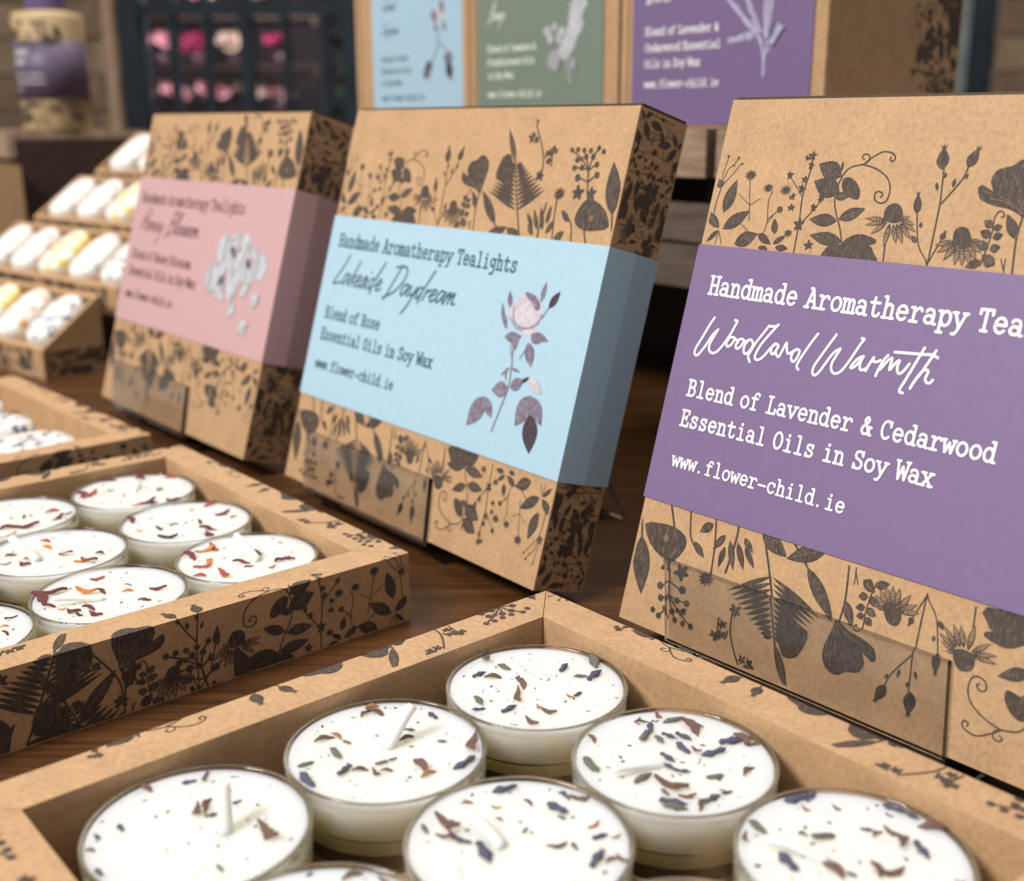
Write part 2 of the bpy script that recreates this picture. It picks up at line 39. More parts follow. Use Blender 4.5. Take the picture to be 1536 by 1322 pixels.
LAVENDER=[["S",1,0.87,[[68.56,18.81],[68.54,23.71],[67.17,29.62],[65.36,32.63]]],["S",1,0.74,[[68.54,23.71],[69.63,30.95],[68.98,35.81],[69.57,45.33],[68.89,59.5]]],["S",1,0.5,[[68.69,26.14],[71.96,29.39],[75.33,34.72]]],["S",1,0.5,[[65.36,32.63],[60.7,34.35],[53.22,32.03]]],["S",1,0.5,[[67.17,29.62],[62.53,36.19],[54.17,43.56],[49.79,49.76]]],["S",1,0.5,[[67.46,30.09],[64.32,38.51],[59.93,46.05],[56.03,56.0]]],["S",1,0.5,[[69.06,30.01],[71.81,40.41],[72.21,52.18]]],["L",1,0.81,[[63.33,32.93],[60.37,31.37]]],["L",1,0.81,[[63.33,32.93],[59.55,33.87]]],["L",1,0.81,[[61.33,32.75],[59.48,31.81]]],["L",1,0.81,[[61.33,32.75],[58.92,33.36]]],["L",1,0.81,[[59.37,32.55],[56.49,31.08]]],["L",1,0.81,[[59.37,32.55],[55.87,33.43]]],["L",1,0.81,[[57.33,32.42],[54.62,31.02]]],["L",1,0.81,[[57.33,32.42],[54.49,33.11]]],["L",1,0.81,[[55.28,32.23],[52.68,30.87]]],["L",1,0.81,[[55.28,32.23],[51.94,33.04]]],["L",1,0.81,[[53.22,32.03],[50.59,30.72]]],["L",1,0.81,[[53.22,32.03],[50.61,32.67]]],["L",1,0.81,[[64.08,34.3],[61.35,35.43]]],["L",1,0.81,[[64.08,34.3],[63.29,36.49]]],["L",1,0.81,[[62.77,35.54],[59.62,36.85]]],["L",1,0.81,[[62.77,35.54],[61.8,38.42]]],["L",1,0.81,[[61.52,36.74],[57.95,38.22]]],["L",1,0.81,[[61.52,36.74],[60.72,39.07]]],["L",1,0.81,[[60.27,37.93],[57.43,39.14]]],["L",1,0.81,[[60.27,37.93],[59.55,39.98]]],["L",1,0.81,[[58.94,39.19],[56.78,40.06]]],["L",1,0.81,[[58.94,39.19],[58.37,40.93]]],["L",1,0.81,[[57.68,40.39],[54.83,41.56]]],["L",1,0.81,[[57.68,40.39],[56.96,42.49]]],["L",1,0.81,[[56.42,41.6],[53.69,42.76]]],["L",1,0.81,[[56.42,41.6],[55.38,44.4]]],["L",1,0.81,[[55.08,42.86],[52.14,44.1]]],["L",1,0.81,[[55.08,42.86],[54.27,45.26]]],["L",1,0.81,[[53.81,44.07],[51.27,45.14]]],["L",1,0.81,[[53.81,44.07],[53.17,45.83]]],["L",1,0.81,[[52.54,45.29],[49.85,46.42]]],["L",1,0.81,[[52.54,45.29],[51.82,47.2]]],["L",1,0.81,[[51.19,46.57],[48.22,47.82]]],["L",1,0.81,[[51.19,46.57],[50.14,49.49]]],["L",1,0.81,[[49.9,47.79],[46.65,49.18]]],["L",1,0.81,[[49.9,47.79],[49.25,49.75]]],["L",1,0.81,[[66.51,33.63],[63.79,35.73]]],["L",1,0.81,[[66.51,33.63],[66.78,36.23]]],["L",1,0.81,[[65.7,35.18],[63.18,37.17]]],["L",1,0.81,[[65.7,35.18],[65.96,37.97]]],["L",1,0.81,[[64.95,36.77],[62.29,38.78]]],["L",1,0.81,[[64.95,36.77],[65.16,39.37]]],["L",1,0.81,[[64.13,38.37],[62.02,40.01]]],["L",1,0.81,[[64.13,38.37],[64.39,41.2]]],["L",1,0.81,[[63.32,39.92],[60.45,42.15]]],["L",1,0.81,[[63.32,39.92],[63.52,41.79]]],["L",1,0.81,[[62.5,41.52],[59.9,43.54]]],["L",1,0.81,[[62.5,41.52],[62.72,44.02]]],["L",1,0.81,[[61.68,43.13],[59.42,44.88]]],["L",1,0.81,[[61.68,43.13],[61.92,45.42]]],["L",1,0.81,[[60.87,44.68],[58.6,46.49]]],["L",1,0.81,[[60.87,44.68],[61.14,47.45]]],["L",1,0.81,[[60.05,46.29],[57.78,48.1]]],["L",1,0.81,[[60.05,46.29],[60.33,48.91]]],["L",1,0.81,[[59.29,47.89],[57.16,49.55]]],["L",1,0.81,[[59.29,47.89],[59.57,50.56]]],["L",1,0.81,[[58.47,49.45],[55.65,51.66]]],["L",1,0.81,[[58.47,49.45],[58.65,51.69]]],["L",1,0.81,[[57.65,51.06],[55.24,52.95]]],["L",1,0.81,[[57.65,51.06],[57.93,53.82]]],["L",1,0.81,[[69.33,32.61],[67.82,35.06]]],["L",1,0.81,[[69.33,32.61],[70.58,34.56]]],["L",1,0.81,[[69.27,34.3],[68.13,36.15]]],["L",1,0.81,[[69.27,34.3],[70.48,36.06]]],["L",1,0.81,[[69.29,35.94],[67.78,38.33]]],["L",1,0.81,[[69.29,35.94],[70.31,37.55]]],["L",1,0.81,[[69.23,37.62],[67.65,40.26]]],["L",1,0.81,[[69.23,37.62],[70.38,39.27]]],["L",1,0.81,[[69.24,39.25],[67.6,41.89]]],["L",1,0.81,[[69.24,39.25],[70.39,40.94]]],["L",1,0.81,[[69.19,40.88],[67.55,43.57]]],["L",1,0.81,[[69.19,40.88],[70.62,43.02]]],["L",1,0.81,[[69.2,42.55],[67.85,44.69]]],["L",1,0.81,[[69.2,42.55],[70.52,44.45]]],["L",1,0.81,[[69.15,44.17],[67.73,46.51]]],["L",1,0.81,[[69.15,44.17],[70.52,46.15]]],["L",1,0.81,[[69.16,45.78],[67.95,47.78]]],["L",1,0.81,[[69.16,45.78],[70.24,47.41]]],["L",1,0.81,[[69.17,47.44],[67.82,49.64]]],["L",1,0.81,[[69.17,47.44],[70.7,49.73]]],["L",1,0.81,[[69.12,49.06],[67.7,51.4]]],["L",1,0.81,[[69.12,49.06],[70.15,50.53]]],["L",1,0.81,[[69.14,50.66],[67.57,53.25]]],["L",1,0.81,[[69.14,50.66],[70.55,52.75]]],["L",1,0.81,[[69.08,52.31],[67.52,54.95]]],["L",1,0.81,[[69.08,52.31],[70.16,53.86]]],["L",1,0.81,[[69.1,53.91],[67.6,56.4]]],["L",1,0.81,[[69.1,53.91],[70.06,55.33]]],["L",1,0.81,[[69.04,55.56],[67.63,57.9]]],["L",1,0.81,[[69.04,55.56],[70.18,57.14]]],["L",1,0.81,[[69.05,57.15],[67.93,58.99]]],["L",1,0.81,[[69.05,57.15],[70.58,59.34]]],["L",1,0.81,[[69.59,31.63],[68.76,33.41]]],["L",1,0.81,[[69.59,31.63],[71.17,33.43]]],["L",1,0.81,[[69.79,33.21],[68.53,35.88]]],["L",1,0.81,[[69.79,33.21],[71.14,34.77]]],["L",1,0.81,[[70.0,34.84],[69.1,36.72]]],["L",1,0.81,[[70.0,34.84],[71.86,36.98]]],["L",1,0.81,[[70.2,36.41],[69.16,38.58]]],["L",1,0.81,[[70.2,36.41],[71.95,38.41]]],["L",1,0.81,[[70.4,38.03],[69.59,39.7]]],["L",1,0.81,[[70.4,38.03],[71.86,39.65]]],["L",1,0.81,[[70.61,39.59],[69.72,41.46]]],["L",1,0.81,[[70.61,39.59],[72.29,41.52]]],["L",1,0.81,[[70.81,41.2],[70.0,42.92]]],["L",1,0.81,[[70.81,41.2],[72.72,43.39]]],["L",1,0.81,[[71.01,42.8],[70.2,44.47]]],["L",1,0.81,[[71.01,42.8],[72.74,44.76]]],["L",1,0.81,[[71.21,44.35],[70.4,46.02]]],["L",1,0.81,[[71.21,44.35],[72.54,45.86]]],["L",1,0.81,[[71.41,45.94],[70.23,48.54]]],["L",1,0.81,[[71.41,45.94],[72.68,47.35]]],["L",1,0.81,[[71.61,47.49],[70.73,49.35]]],["L",1,0.81,[[71.61,47.49],[73.27,49.42]]],["L",1,0.81,[[71.81,49.07],[70.85,51.13]]],["L",1,0.81,[[71.81,49.07],[72.96,50.38]]],["L",1,0.81,[[72.01,50.61],[70.69,53.39]]],["L",1,0.81,[[72.01,50.61],[73.27,52.0]]],["L",1,0.81,[[72.21,52.18],[71.41,53.84]]],["L",1,0.81,[[72.21,52.18],[73.64,53.74]]],["L",1,0.81,[[71.51,29.51],[71.65,31.96]]],["L",1,0.81,[[71.51,29.51],[74.25,30.81]]],["L",1,0.81,[[72.32,30.58],[72.38,32.4]]],["L",1,0.81,[[72.32,30.58],[74.5,31.62]]],["L",1,0.81,[[73.06,31.64],[73.13,33.32]]],["L",1,0.81,[[73.06,31.64],[75.42,32.71]]],["L",1,0.81,[[73.8,32.66],[73.93,35.23]]],["L",1,0.81,[[73.8,32.66],[76.51,33.94]]],["L",1,0.81,[[74.6,33.67],[74.71,36.42]]],["L",1,0.81,[[74.6,33.67],[77.3,34.94]]],["L",1,0.81,[[75.33,34.72],[75.45,37.38]]],["L",1,0.81,[[75.33,34.72],[77.96,35.94]]]]
WHITE_BLOOM=[["L",1,3.21,[[-42.3,29.68],[-46.48,30.65]]],["L",1,3.21,[[-42.3,29.68],[-37.71,30.47]]],["L",1,3.21,[[-41.59,30.66],[-45.24,32.65]]],["L",1,3.21,[[-41.59,30.66],[-35.47,33.58]]],["L",1,3.21,[[-40.88,31.63],[-46.69,33.09]]],["L",1,3.21,[[-40.88,31.63],[-35.9,32.79]]],["L",1,3.21,[[-40.19,32.59],[-44.14,33.58]]],["L",1,3.21,[[-40.19,32.59],[-36.22,36.03]]],["L",1,3.21,[[-39.5,33.56],[-45.49,37.08]]],["L",1,3.21,[[-39.5,33.56],[-33.75,34.38]]],["L",1,3.21,[[-38.83,34.52],[-43.2,37.34]]],["L",1,3.21,[[-38.83,34.52],[-33.33,37.6]]],["L",1,3.21,[[-38.17,35.48],[-44.27,36.52]]],["L",1,3.21,[[-38.17,35.48],[-33.06,37.95]]],["L",1,3.21,[[-37.54,36.44],[-42.47,37.74]]],["L",1,3.21,[[-37.54,36.44],[-32.79,36.93]]],["L",1,3.21,[[-36.92,37.4],[-43.19,41.15]]],["L",1,3.21,[[-36.92,37.4],[-31.98,38.59]]],["L",1,3.21,[[-36.33,38.35],[-42.49,41.09]]],["L",1,3.21,[[-36.33,38.35],[-30.45,41.33]]],["L",1,3.21,[[-35.77,39.31],[-40.69,41.43]]],["L",1,3.21,[[-35.77,39.31],[-30.7,40.91]]],["L",1,3.21,[[-35.23,40.26],[-39.08,41.95]]],["L",1,3.21,[[-35.23,40.26],[-29.52,40.5]]],["L",1,3.21,[[-34.72,41.21],[-38.24,43.98]]],["L",1,3.21,[[-34.72,41.21],[-30.63,43.2]]],["L",1,3.21,[[-34.24,42.16],[-39.02,44.04]]],["L",1,3.21,[[-34.24,42.16],[-28.03,42.87]]],["L",1,3.21,[[-33.8,43.11],[-38.38,44.51]]],["L",1,3.21,[[-33.8,43.11],[-28.67,44.15]]],["L",1,3.21,[[-33.38,44.06],[-37.82,47.3]]],["L",1,3.21,[[-33.38,44.06],[-29.19,46.1]]],["L",1,3.21,[[-33.0,45.01],[-39.05,46.17]]],["L",1,3.21,[[-33.0,45.01],[-29.56,45.98]]],["L",1,3.21,[[-32.65,45.96],[-38.3,48.85]]],["L",1,3.21,[[-32.65,45.96],[-28.71,47.23]]],["L",1,3.21,[[-32.34,46.91],[-36.21,49.15]]],["L",1,3.21,[[-32.34,46.91],[-28.99,49.44]]],["L",1,3.21,[[-32.06,47.86],[-38.1,51.93]]],["L",1,3.21,[[-32.06,47.86],[-26.72,51.12]]],["L",1,3.21,[[-31.81,48.81],[-35.18,50.45]]],["L",1,3.21,[[-31.81,48.81],[-25.79,51.39]]],["L",1,3.21,[[-31.59,49.77],[-36.16,53.69]]],["L",1,3.21,[[-31.59,49.77],[-26.59,52.55]]],["L",1,3.21,[[-31.4,50.72],[-35.58,52.09]]],["L",1,3.21,[[-31.4,50.72],[-26.87,51.26]]],["L",1,3.21,[[-31.25,51.67],[-35.73,55.66]]],["L",1,3.21,[[-31.25,51.67],[-27.04,51.81]]],["L",1,3.21,[[-31.12,52.62],[-34.55,53.87]]],["L",1,3.21,[[-31.12,52.62],[-25.63,53.83]]],["L",1,3.21,[[-31.02,53.58],[-35.17,54.64]]],["L",1,3.21,[[-31.02,53.58],[-24.97,54.93]]],["L",1,3.21,[[-30.94,54.53],[-34.85,55.46]]],["L",1,3.21,[[-30.94,54.53],[-27.56,55.24]]],["L",1,3.21,[[-30.89,55.49],[-36.19,56.83]]],["L",1,3.21,[[-30.89,55.49],[-27.57,57.27]]],["L",1,3.21,[[-30.86,56.45],[-34.93,60.53]]],["L",1,3.21,[[-30.86,56.45],[-27.3,58.32]]],["L",1,3.21,[[-30.84,57.4],[-36.44,59.65]]],["L",1,3.21,[[-30.84,57.4],[-24.79,58.89]]],["L",1,3.21,[[-30.84,58.36],[-34.86,60.48]]],["L",1,3.21,[[-30.84,58.36],[-27.53,59.89]]],["L",1,3.21,[[-30.86,59.32],[-34.92,63.04]]],["L",1,3.21,[[-30.86,59.32],[-25.26,60.89]]],["L",1,3.21,[[-30.88,60.27],[-34.26,61.83]]],["L",1,3.21,[[-30.88,60.27],[-26.97,61.03]]],["L",1,3.21,[[-30.91,61.23],[-34.92,64.89]]],["L",1,3.21,[[-30.91,61.23],[-27.28,61.49]]],["Q",1,3.5,[[-47.23,40.4],[-47.27,44.69]]],["Q",1,3.5,[[-46.5,40.03],[-40.1,40.99]]],["Q",1,3.5,[[-46.77,39.51],[-42.74,35.83]]],["Q",1,3.5,[[-47.66,39.56],[-51.68,36.27]]],["Q",1,3.5,[[-47.94,40.11],[-54.52,41.82]]],["S",1,0.7,[[-40.25,29.6],[-37.46,23.41],[-36.37,19.02]]],["L",2,8.76,[[-49.23,32.6],[-45.67,23.67]]],["L",2,4.09,[[-36.2,29.44],[-34.1,23.74]]],["S",2,0.58,[[-48.54,33.45],[-44.34,28.02]]]]
SMALL_ROSE=[["L",1,12.09,[[-133.9,58.04],[-133.38,50.02]]],["L",2,3.82,[[-132.23,60.56],[-130.08,53.8]]],["L",2,4.46,[[-138.77,56.61],[-136.61,49.33]]],["S",2,0.89,[[-135.07,47.44],[-134.49,41.14],[-138.85,32.28]]],["L",2,3.82,[[-136.61,49.33],[-135.92,46.15]]],["L",3,5.73,[[-140.49,32.34],[-147.46,23.36]]],["L",2,3.82,[[-142.23,29.66],[-144.13,23.27]]],["L",2,7.64,[[-126.69,36.28],[-126.11,29.09]]],["L",3,5.73,[[-126.82,31.81],[-124.34,22.27]]],["S",2,0.64,[[-134.49,41.14],[-126.69,36.28]]],["L",2,2.55,[[-130.18,50.71],[-128.39,44.83]]]]
BUDS={"A":[[-6.9,8.8,-0.67,4.0,"g"],[-12.2,5.5,0.53,3.5,"b"],[-9.2,4.3,-0.18,3.4,"r"],[6.2,8.7,1.04,4.3,"b"],[9.5,4.5,-0.01,2.8,"g"],[12.6,5.0,0.78,5.1,"b"],[12.7,11.6,-1.37,6.5,"g"],[-10.6,13.5,-1.36,4.6,"r"],[-3.4,1.3,-1.31,4.2,"r"],[-3.8,-3.8,-1.32,5.2,"r"],[-12.1,-6.0,-1.1,4.3,"g"],[-5.7,-9.5,0.55,4.0,"b"],[0.4,-8.8,-0.9,2.1,"o"],[-1.3,-14.5,-0.75,3.8,"r"],[6.8,-4.2,-0.63,1.9,"o"],[8.6,-3.4,0.7,2.6,"b"],[-11.9,-9.5,0.38,2.8,"b"],[2.2,-10.4,-0.45,3.7,"r"]],"B":[[-5.6,13.8,0.97,3.2,"r"],[-4.8,16.2,-1.22,4.6,"r"],[-3.4,14.1,-0.69,3.4,"r"],[-4.5,16.6,-0.01,2.7,"o"],[8.1,12.9,-0.76,3.1,"b"],[3.9,7.3,-0.44,2.4,"b"],[3.5,4.1,0.17,2.8,"r"],[-7.7,2.8,-0.71,2.2,"g"],[-9.4,-1.4,-0.84,4.4,"g"],[-14.3,-5.0,0.43,3.2,"g"],[-13.1,-10.5,-0.75,5.0,"b"],[-6.8,-7.1,0.97,4.2,"b"],[-4.0,-7.1,-0.01,2.9,"r"],[-1.0,-7.8,-0.79,3.1,"r"],[0.9,-7.3,-0.2,2.2,"r"],[-0.3,-4.5,0.33,2.7,"g"],[1.6,-3.3,0.79,1.9,"b"],[-6.2,-5.5,-0.98,1.6,"b"],[6.9,-5.6,-1.16,4.4,"r"],[8.6,-8.5,0.56,3.2,"o"],[15.0,-4.8,0.86,5.3,"b"],[16.6,2.4,-1.43,6.8,"r"],[10.5,2.9,-0.01,2.0,"g"],[3.6,16.8,-0.84,2.2,"r"],[-12.3,3.8,0.38,3.8,"r"],[-10.1,5.0,-0.83,2.7,"o"]],"E":[[6.8,9.7,-0.7,4.9,"b"],[7.4,6.8,-0.73,1.7,"b"],[8.4,13.5,-0.86,2.7,"b"],[10.7,12.7,0.12,3.3,"r"],[1.7,11.3,-0.87,2.1,"r"],[-8.9,11.2,0.19,2.1,"o"],[-3.9,10.0,-0.22,1.9,"o"],[-12.2,5.7,-0.56,5.7,"r"],[-15.9,3.6,-1.04,3.0,"g"],[-12.3,1.8,-0.12,3.1,"r"],[-9.2,0.3,-0.12,3.1,"b"],[-11.0,2.1,-0.68,2.9,"r"],[-3.3,6.3,-0.6,1.4,"r"],[-5.7,-3.0,-1.32,5.7,"b"],[12.7,4.6,0.84,2.5,"o"],[13.6,1.4,0.24,3.0,"b"],[16.2,1.4,0.42,1.7,"o"],[12.7,-4.5,0.96,4.9,"b"],[14.9,-4.9,0.3,2.3,"r"],[16.6,-4.6,-0.72,2.6,"r"],[9.2,-1.2,-0.98,2.1,"b"],[6.5,-1.0,0.49,3.0,"r"],[-2.4,15.6,0.46,4.6,"b"],[1.0,3.3,1.02,1.7,"g"],[13.6,-8.2,0.64,1.1,"r"]],"C":[[-4.6,14.1,0.18,2.9,"r"],[-0.9,16.9,-1.13,3.1,"r"],[-3.0,11.9,-1.47,3.8,"b"],[-4.6,9.0,1.11,4.7,"g"],[1.9,14.6,0.38,4.5,"g"],[0.2,8.7,-0.9,3.4,"b"],[-1.9,7.4,-1.12,3.5,"g"],[3.0,8.4,-0.95,3.9,"b"],[4.8,11.6,-1.32,5.6,"r"],[6.6,12.9,-0.78,2.4,"g"],[2.3,4.2,-0.89,4.0,"b"],[4.7,3.7,-0.84,2.7,"r"],[7.8,2.7,0.41,5.0,"b"],[11.9,6.5,0.1,5.0,"b"],[14.0,7.5,-1.19,4.0,"r"],[15.9,5.7,0.62,3.5,"r"],[15.5,7.5,-0.59,2.9,"r"],[-1.1,0.8,-0.98,3.6,"b"],[-0.8,-2.6,-0.64,3.2,"b"],[1.2,-3.8,-0.54,2.8,"b"],[-14.8,7.7,-1.27,2.7,"r"],[-15.4,-1.6,-1.22,5.1,"g"],[-6.4,-6.1,0.79,4.5,"g"],[-1.7,-8.0,-0.38,6.2,"r"],[-3.1,-10.7,-0.99,2.7,"g"],[-2.0,-13.9,-0.36,5.0,"b"],[-1.9,-15.4,-0.1,4.4,"g"],[0.7,-11.8,0.29,3.0,"r"],[3.0,-14.6,0.93,3.7,"r"],[5.1,-12.7,0.48,3.7,"b"],[7.9,-10.7,0.58,2.4,"b"],[6.7,-5.5,-0.01,3.3,"g"],[13.0,-3.9,0.7,3.6,"r"]],"F":[[-5.2,16.4,0.45,5.0,"b"],[-2.5,17.0,0.71,3.4,"b"],[-4.4,13.3,-0.92,2.1,"o"],[1.0,13.5,-0.75,1.9,"r"],[-13.9,7.8,-0.95,4.4,"g"],[-16.4,5.2,-1.54,3.1,"r"],[-6.7,5.8,-0.35,1.6,"r"],[-3.4,5.4,0.08,4.3,"g"],[10.8,13.4,-0.69,4.0,"b"],[13.0,11.2,-0.99,3.5,"b"],[15.5,7.5,-0.47,4.5,"r"],[4.4,7.1,-0.36,2.3,"b"],[5.7,5.9,0.58,2.8,"r"],[8.3,6.5,-0.69,3.1,"r"],[9.6,3.9,0.78,4.4,"r"],[11.6,1.3,-1.51,4.5,"b"],[-10.8,-1.5,-1.07,5.0,"b"],[-15.9,-2.4,-0.34,1.1,"g"],[-4.1,-3.6,-1.23,4.2,"r"],[-1.5,-4.8,-0.89,1.8,"b"],[2.7,-3.4,-1.56,3.6,"r"],[5.0,-4.2,0.51,4.3,"r"]],"D":[[-12.4,11.9,-0.66,2.9,"r"],[-2.7,16.0,-1.25,3.4,"r"],[-5.3,14.2,0.51,2.7,"b"],[-1.5,5.5,-1.04,4.3,"r"],[-0.1,6.5,1.42,4.2,"r"],[1.4,3.8,0.17,2.3,"b"],[4.8,7.8,1.01,2.0,"b"],[11.9,-0.8,-0.67,6.4,"r"],[-13.1,0.3,-0.83,2.7,"b"],[-16.2,-2.4,-1.04,2.2,"b"],[-16.1,-6.0,-0.43,1.8,"r"],[6.4,-10.7,-0.93,2.2,"g"],[-12.6,-11.7,-0.74,2.6,"b"]],"G":[[2.7,16.2,0.29,3.3,"r"],[7.8,15.3,-0.43,2.4,"r"],[3.5,16.8,-0.75,1.0,"b"],[-4.1,16.7,0.26,1.2,"b"]],"P":[[-15.0,-3.5,-0.27,5.6,"M"],[-13.4,-3.5,1.42,7.1,"R"],[-12.4,11.9,0.31,4.8,"M"],[-2.7,16.4,-1.03,7.4,"M"],[7.6,15.4,-0.01,3.7,"R"],[7.4,2.7,-0.83,4.0,"M"],[-2.1,-3.6,-0.67,2.3,"O"],[7.4,-10.7,0.79,5.7,"M"],[9.8,-11.4,0.98,3.2,"k"],[14.9,-8.6,-0.5,5.9,"M"],[-8.0,1.4,1.29,3.0,"M"],[5.0,-12.7,0.99,3.2,"R"]],"Q":[[-17.1,1.6,-0.92,4.7,"M"],[-1.2,10.5,0.76,1.9,"O"],[3.3,16.9,0.82,5.5,"R"],[9.0,7.8,0.92,4.8,"M"],[-11.6,-7.3,-0.01,2.0,"O"],[-1.8,-12.6,0.2,5.4,"k"],[-3.2,-2.1,0.51,2.4,"k"],[4.2,-0.3,-0.82,3.4,"k"],[8.2,-6.4,-0.01,4.9,"M"],[9.6,-10.5,-0.82,4.8,"M"],[12.9,4.6,1.16,2.7,"M"],[-6.3,-5.6,-0.41,3.1,"k"]],"R":[[-13.0,6.0,0.87,5.5,"O"],[-11.1,7.6,-0.7,5.1,"R"],[-15.9,0.8,-0.89,5.4,"M"],[-10.6,-6.4,0.46,4.4,"R"],[-9.7,-12.7,-0.3,3.3,"R"],[-9.5,-3.4,1.27,4.2,"O"],[-0.8,-3.5,-0.01,4.5,"M"],[2.2,3.2,-0.71,4.9,"k"],[9.7,-1.5,0.94,5.1,"M"],[11.8,-0.5,-0.67,3.4,"M"],[6.7,11.8,-0.56,2.1,"O"],[-3.8,-11.3,-0.7,6.0,"R"],[1.7,-6.5,0.83,2.7,"M"],[8.0,-6.6,1.07,2.3,"R"]],"T":[[-6.4,9.0,-0.39,3.0,"R"],[2.8,-0.8,-0.25,4.4,"M"],[9.1,-6.6,0.72,3.1,"O"],[11.0,-5.6,-0.38,5.7,"M"],[-5.1,-4.9,-0.3,3.6,"R"],[-5.2,-8.5,-0.49,4.3,"M"],[12.2,-0.4,-0.75,3.1,"k"],[-4.1,4.1,-0.74,3.3,"O"],[-11.6,-2.3,0.76,3.0,"M"],[-10.5,-8.4,0.75,2.9,"R"]],"U":[[-16.4,-3.5,-0.79,7.3,"M"],[-14.7,1.7,0.3,5.9,"M"],[-6.8,2.1,-0.16,6.1,"O"],[-6.6,9.9,1.17,4.1,"R"],[-2.7,1.6,-0.58,3.3,"M"],[3.9,2.0,0.33,2.7,"O"],[2.7,6.1,-0.01,1.8,"M"],[11.1,3.7,0.21,4.1,"M"],[10.0,-3.8,-0.01,3.1,"M"],[-5.4,-10.3,-0.4,4.3,"M"],[-2.2,-8.7,-0.47,3.7,"M"],[0.6,-12.0,-0.4,4.3,"M"],[-8.6,-9.1,0.44,1.9,"O"],[-3.3,-12.4,-0.34,2.5,"k"],[-12.3,-7.4,-0.27,3.2,"M"]],"S":[[10.1,5.7,-0.01,3.8,"R"],[14.2,-0.1,1.1,4.2,"M"],[3.4,-9.1,0.46,5.3,"M"],[8.0,-7.4,0.61,6.2,"M"],[6.1,-13.9,1.01,2.7,"O"],[15.7,3.7,0.55,2.4,"M"],[3.6,0.7,1.48,2.5,"k"]],"V":[[10.3,10.4,1.17,3.5,"M"],[10.7,5.7,-0.01,2.0,"O"],[12.6,1.9,-0.66,2.5,"M"]]}
WICKS={"A":[2.5,3.3,-3.9,10.2,1.2],"B":[0.2,1.1,4.6,6.2,6.0],"E":[-2.7,-1.0,-9.4,4.9,3.0],"C":[-1.8,-1.0,-11.9,-5.5,1.5],"F":[-4.1,-0.9,-13.8,3.1,1.5],"D":[4.9,-0.8,4.2,2.8,7.0],"R":[3.2,-1.5,-3.9,4.6,5.0],"T":[-2.7,-5.5,-11.3,-1.5,5.0],"U":[-0.5,-2.8,-11.5,-7.0,2.0]}
# ---------------------------------------------------------------- helpers
def link(o, parent=None):
    COL.objects.link(o)
    if parent: o.parent = parent
    return o
def tag(o, label=None, cat=None, group=None, kind=None):
    if label: o['label'] = label
    if cat: o['category'] = cat
    if group: o['group'] = group
    if kind: o['kind'] = kind
    return o
def empty(name, loc=(0, 0, 0), rot=(0, 0, 0), parent=None):
    o = bpy.data.objects.new(name, None); o.empty_display_size = .01
    link(o, parent); o.location = loc; o.rotation_euler = rot; return o
def obj(name, bm, mats, parent=None, smooth=False, bevel=0, seg=2):
    me = bpy.data.meshes.new(name)
    if bevel: bmesh.ops.bevel(bm, geom=[e for e in bm.edges if len(e.link_faces) == 2 and e.calc_face_angle(0) > .6], offset=bevel, segments=seg, affect='EDGES', profile=.5, clamp_overlap=True)
    bmesh.ops.recalc_face_normals(bm, faces=bm.faces)
    bm.to_mesh(me); bm.free()
    for m in (mats if isinstance(mats, (list, tuple)) else [mats]): me.materials.append(m)
    if smooth: me.polygons.foreach_set('use_smooth', [True]*len(me.polygons))
    return link(bpy.data.objects.new(name, me), parent)
def box_bm(x0, y0, z0, x1, y1, z1, bm=None):
    bm = bm or bmesh.new()
    v = [bm.verts.new(p) for p in ((x0,y0,z0),(x1,y0,z0),(x1,y1,z0),(x0,y1,z0),(x0,y0,z1),(x1,y0,z1),(x1,y1,z1),(x0,y1,z1))]
    for f in ((0,3,2,1),(4,5,6,7),(0,1,5,4),(1,2,6,5),(2,3,7,6),(3,0,4,7)): bm.faces.new([v[i] for i in f])
    return bm
def prism(bm, pts, d):          # closed polygon pts (3D) swept by d
    a = [bm.verts.new(p) for p in pts]; b = [bm.verts.new(Vector(p)+Vector(d)) for p in pts]
    n = len(pts); bm.faces.new(a[::-1]); bm.faces.new(b)
    for i in range(n): bm.faces.new((a[i], a[(i+1) % n], b[(i+1) % n], b[i]))
    return bm
def lathe(bm, prof, n=64, closed=False):
    rings = []
    for r, z in prof:
        if r < 1e-7: rings.append([bm.verts.new((0, 0, z))])
        else: rings.append([bm.verts.new((r*math.cos(2*math.pi*i/n), r*math.sin(2*math.pi*i/n), z)) for i in range(n)])
    seq = list(zip(rings, rings[1:])) + ([(rings[-1], rings[0])] if closed else [])
    for a, b in seq:
        for i in range(n):
            j = (i+1) % n
            if len(a) == 1 and len(b) == 1: continue
            if len(a) == 1: bm.faces.new((a[0], b[j], b[i]))
            elif len(b) == 1: bm.faces.new((a[i], a[j], b[0]))
            else: bm.faces.new((a[i], a[j], b[j], b[i]))
    return bm
def tube(bm, pts, r0, r1=None, n=8):
    r1 = r1 or r0; rings = []
    P = [Vector(p) for p in pts]
    for k, p in enumerate(P):
        d = (P[min(k+1, len(P)-1)]-P[max(k-1, 0)]).normalized()
        a = d.orthogonal().normalized(); b = d.cross(a); r = r0+(r1-r0)*k/(len(P)-1)
        rings.append([bm.verts.new(p+r*(math.cos(2*math.pi*i/n)*a+math.sin(2*math.pi*i/n)*b)) for i in range(n)])
    # keep rings aligned
    for a, b in zip(rings, rings[1:]):
        off = min(range(n), key=lambda o: (b[o].co-a[0].co).length)
        b[:] = b[off:]+b[:off]
        if (b[1].co-a[1].co).length > (b[-1].co-a[1].co).length: b[:] = [b[0]]+b[:0:-1]
        for i in range(n): bm.faces.new((a[i], a[(i+1) % n], b[(i+1) % n], b[i]))
    bm.faces.new(rings[0][::-1]); bm.faces.new(rings[-1]); return bm
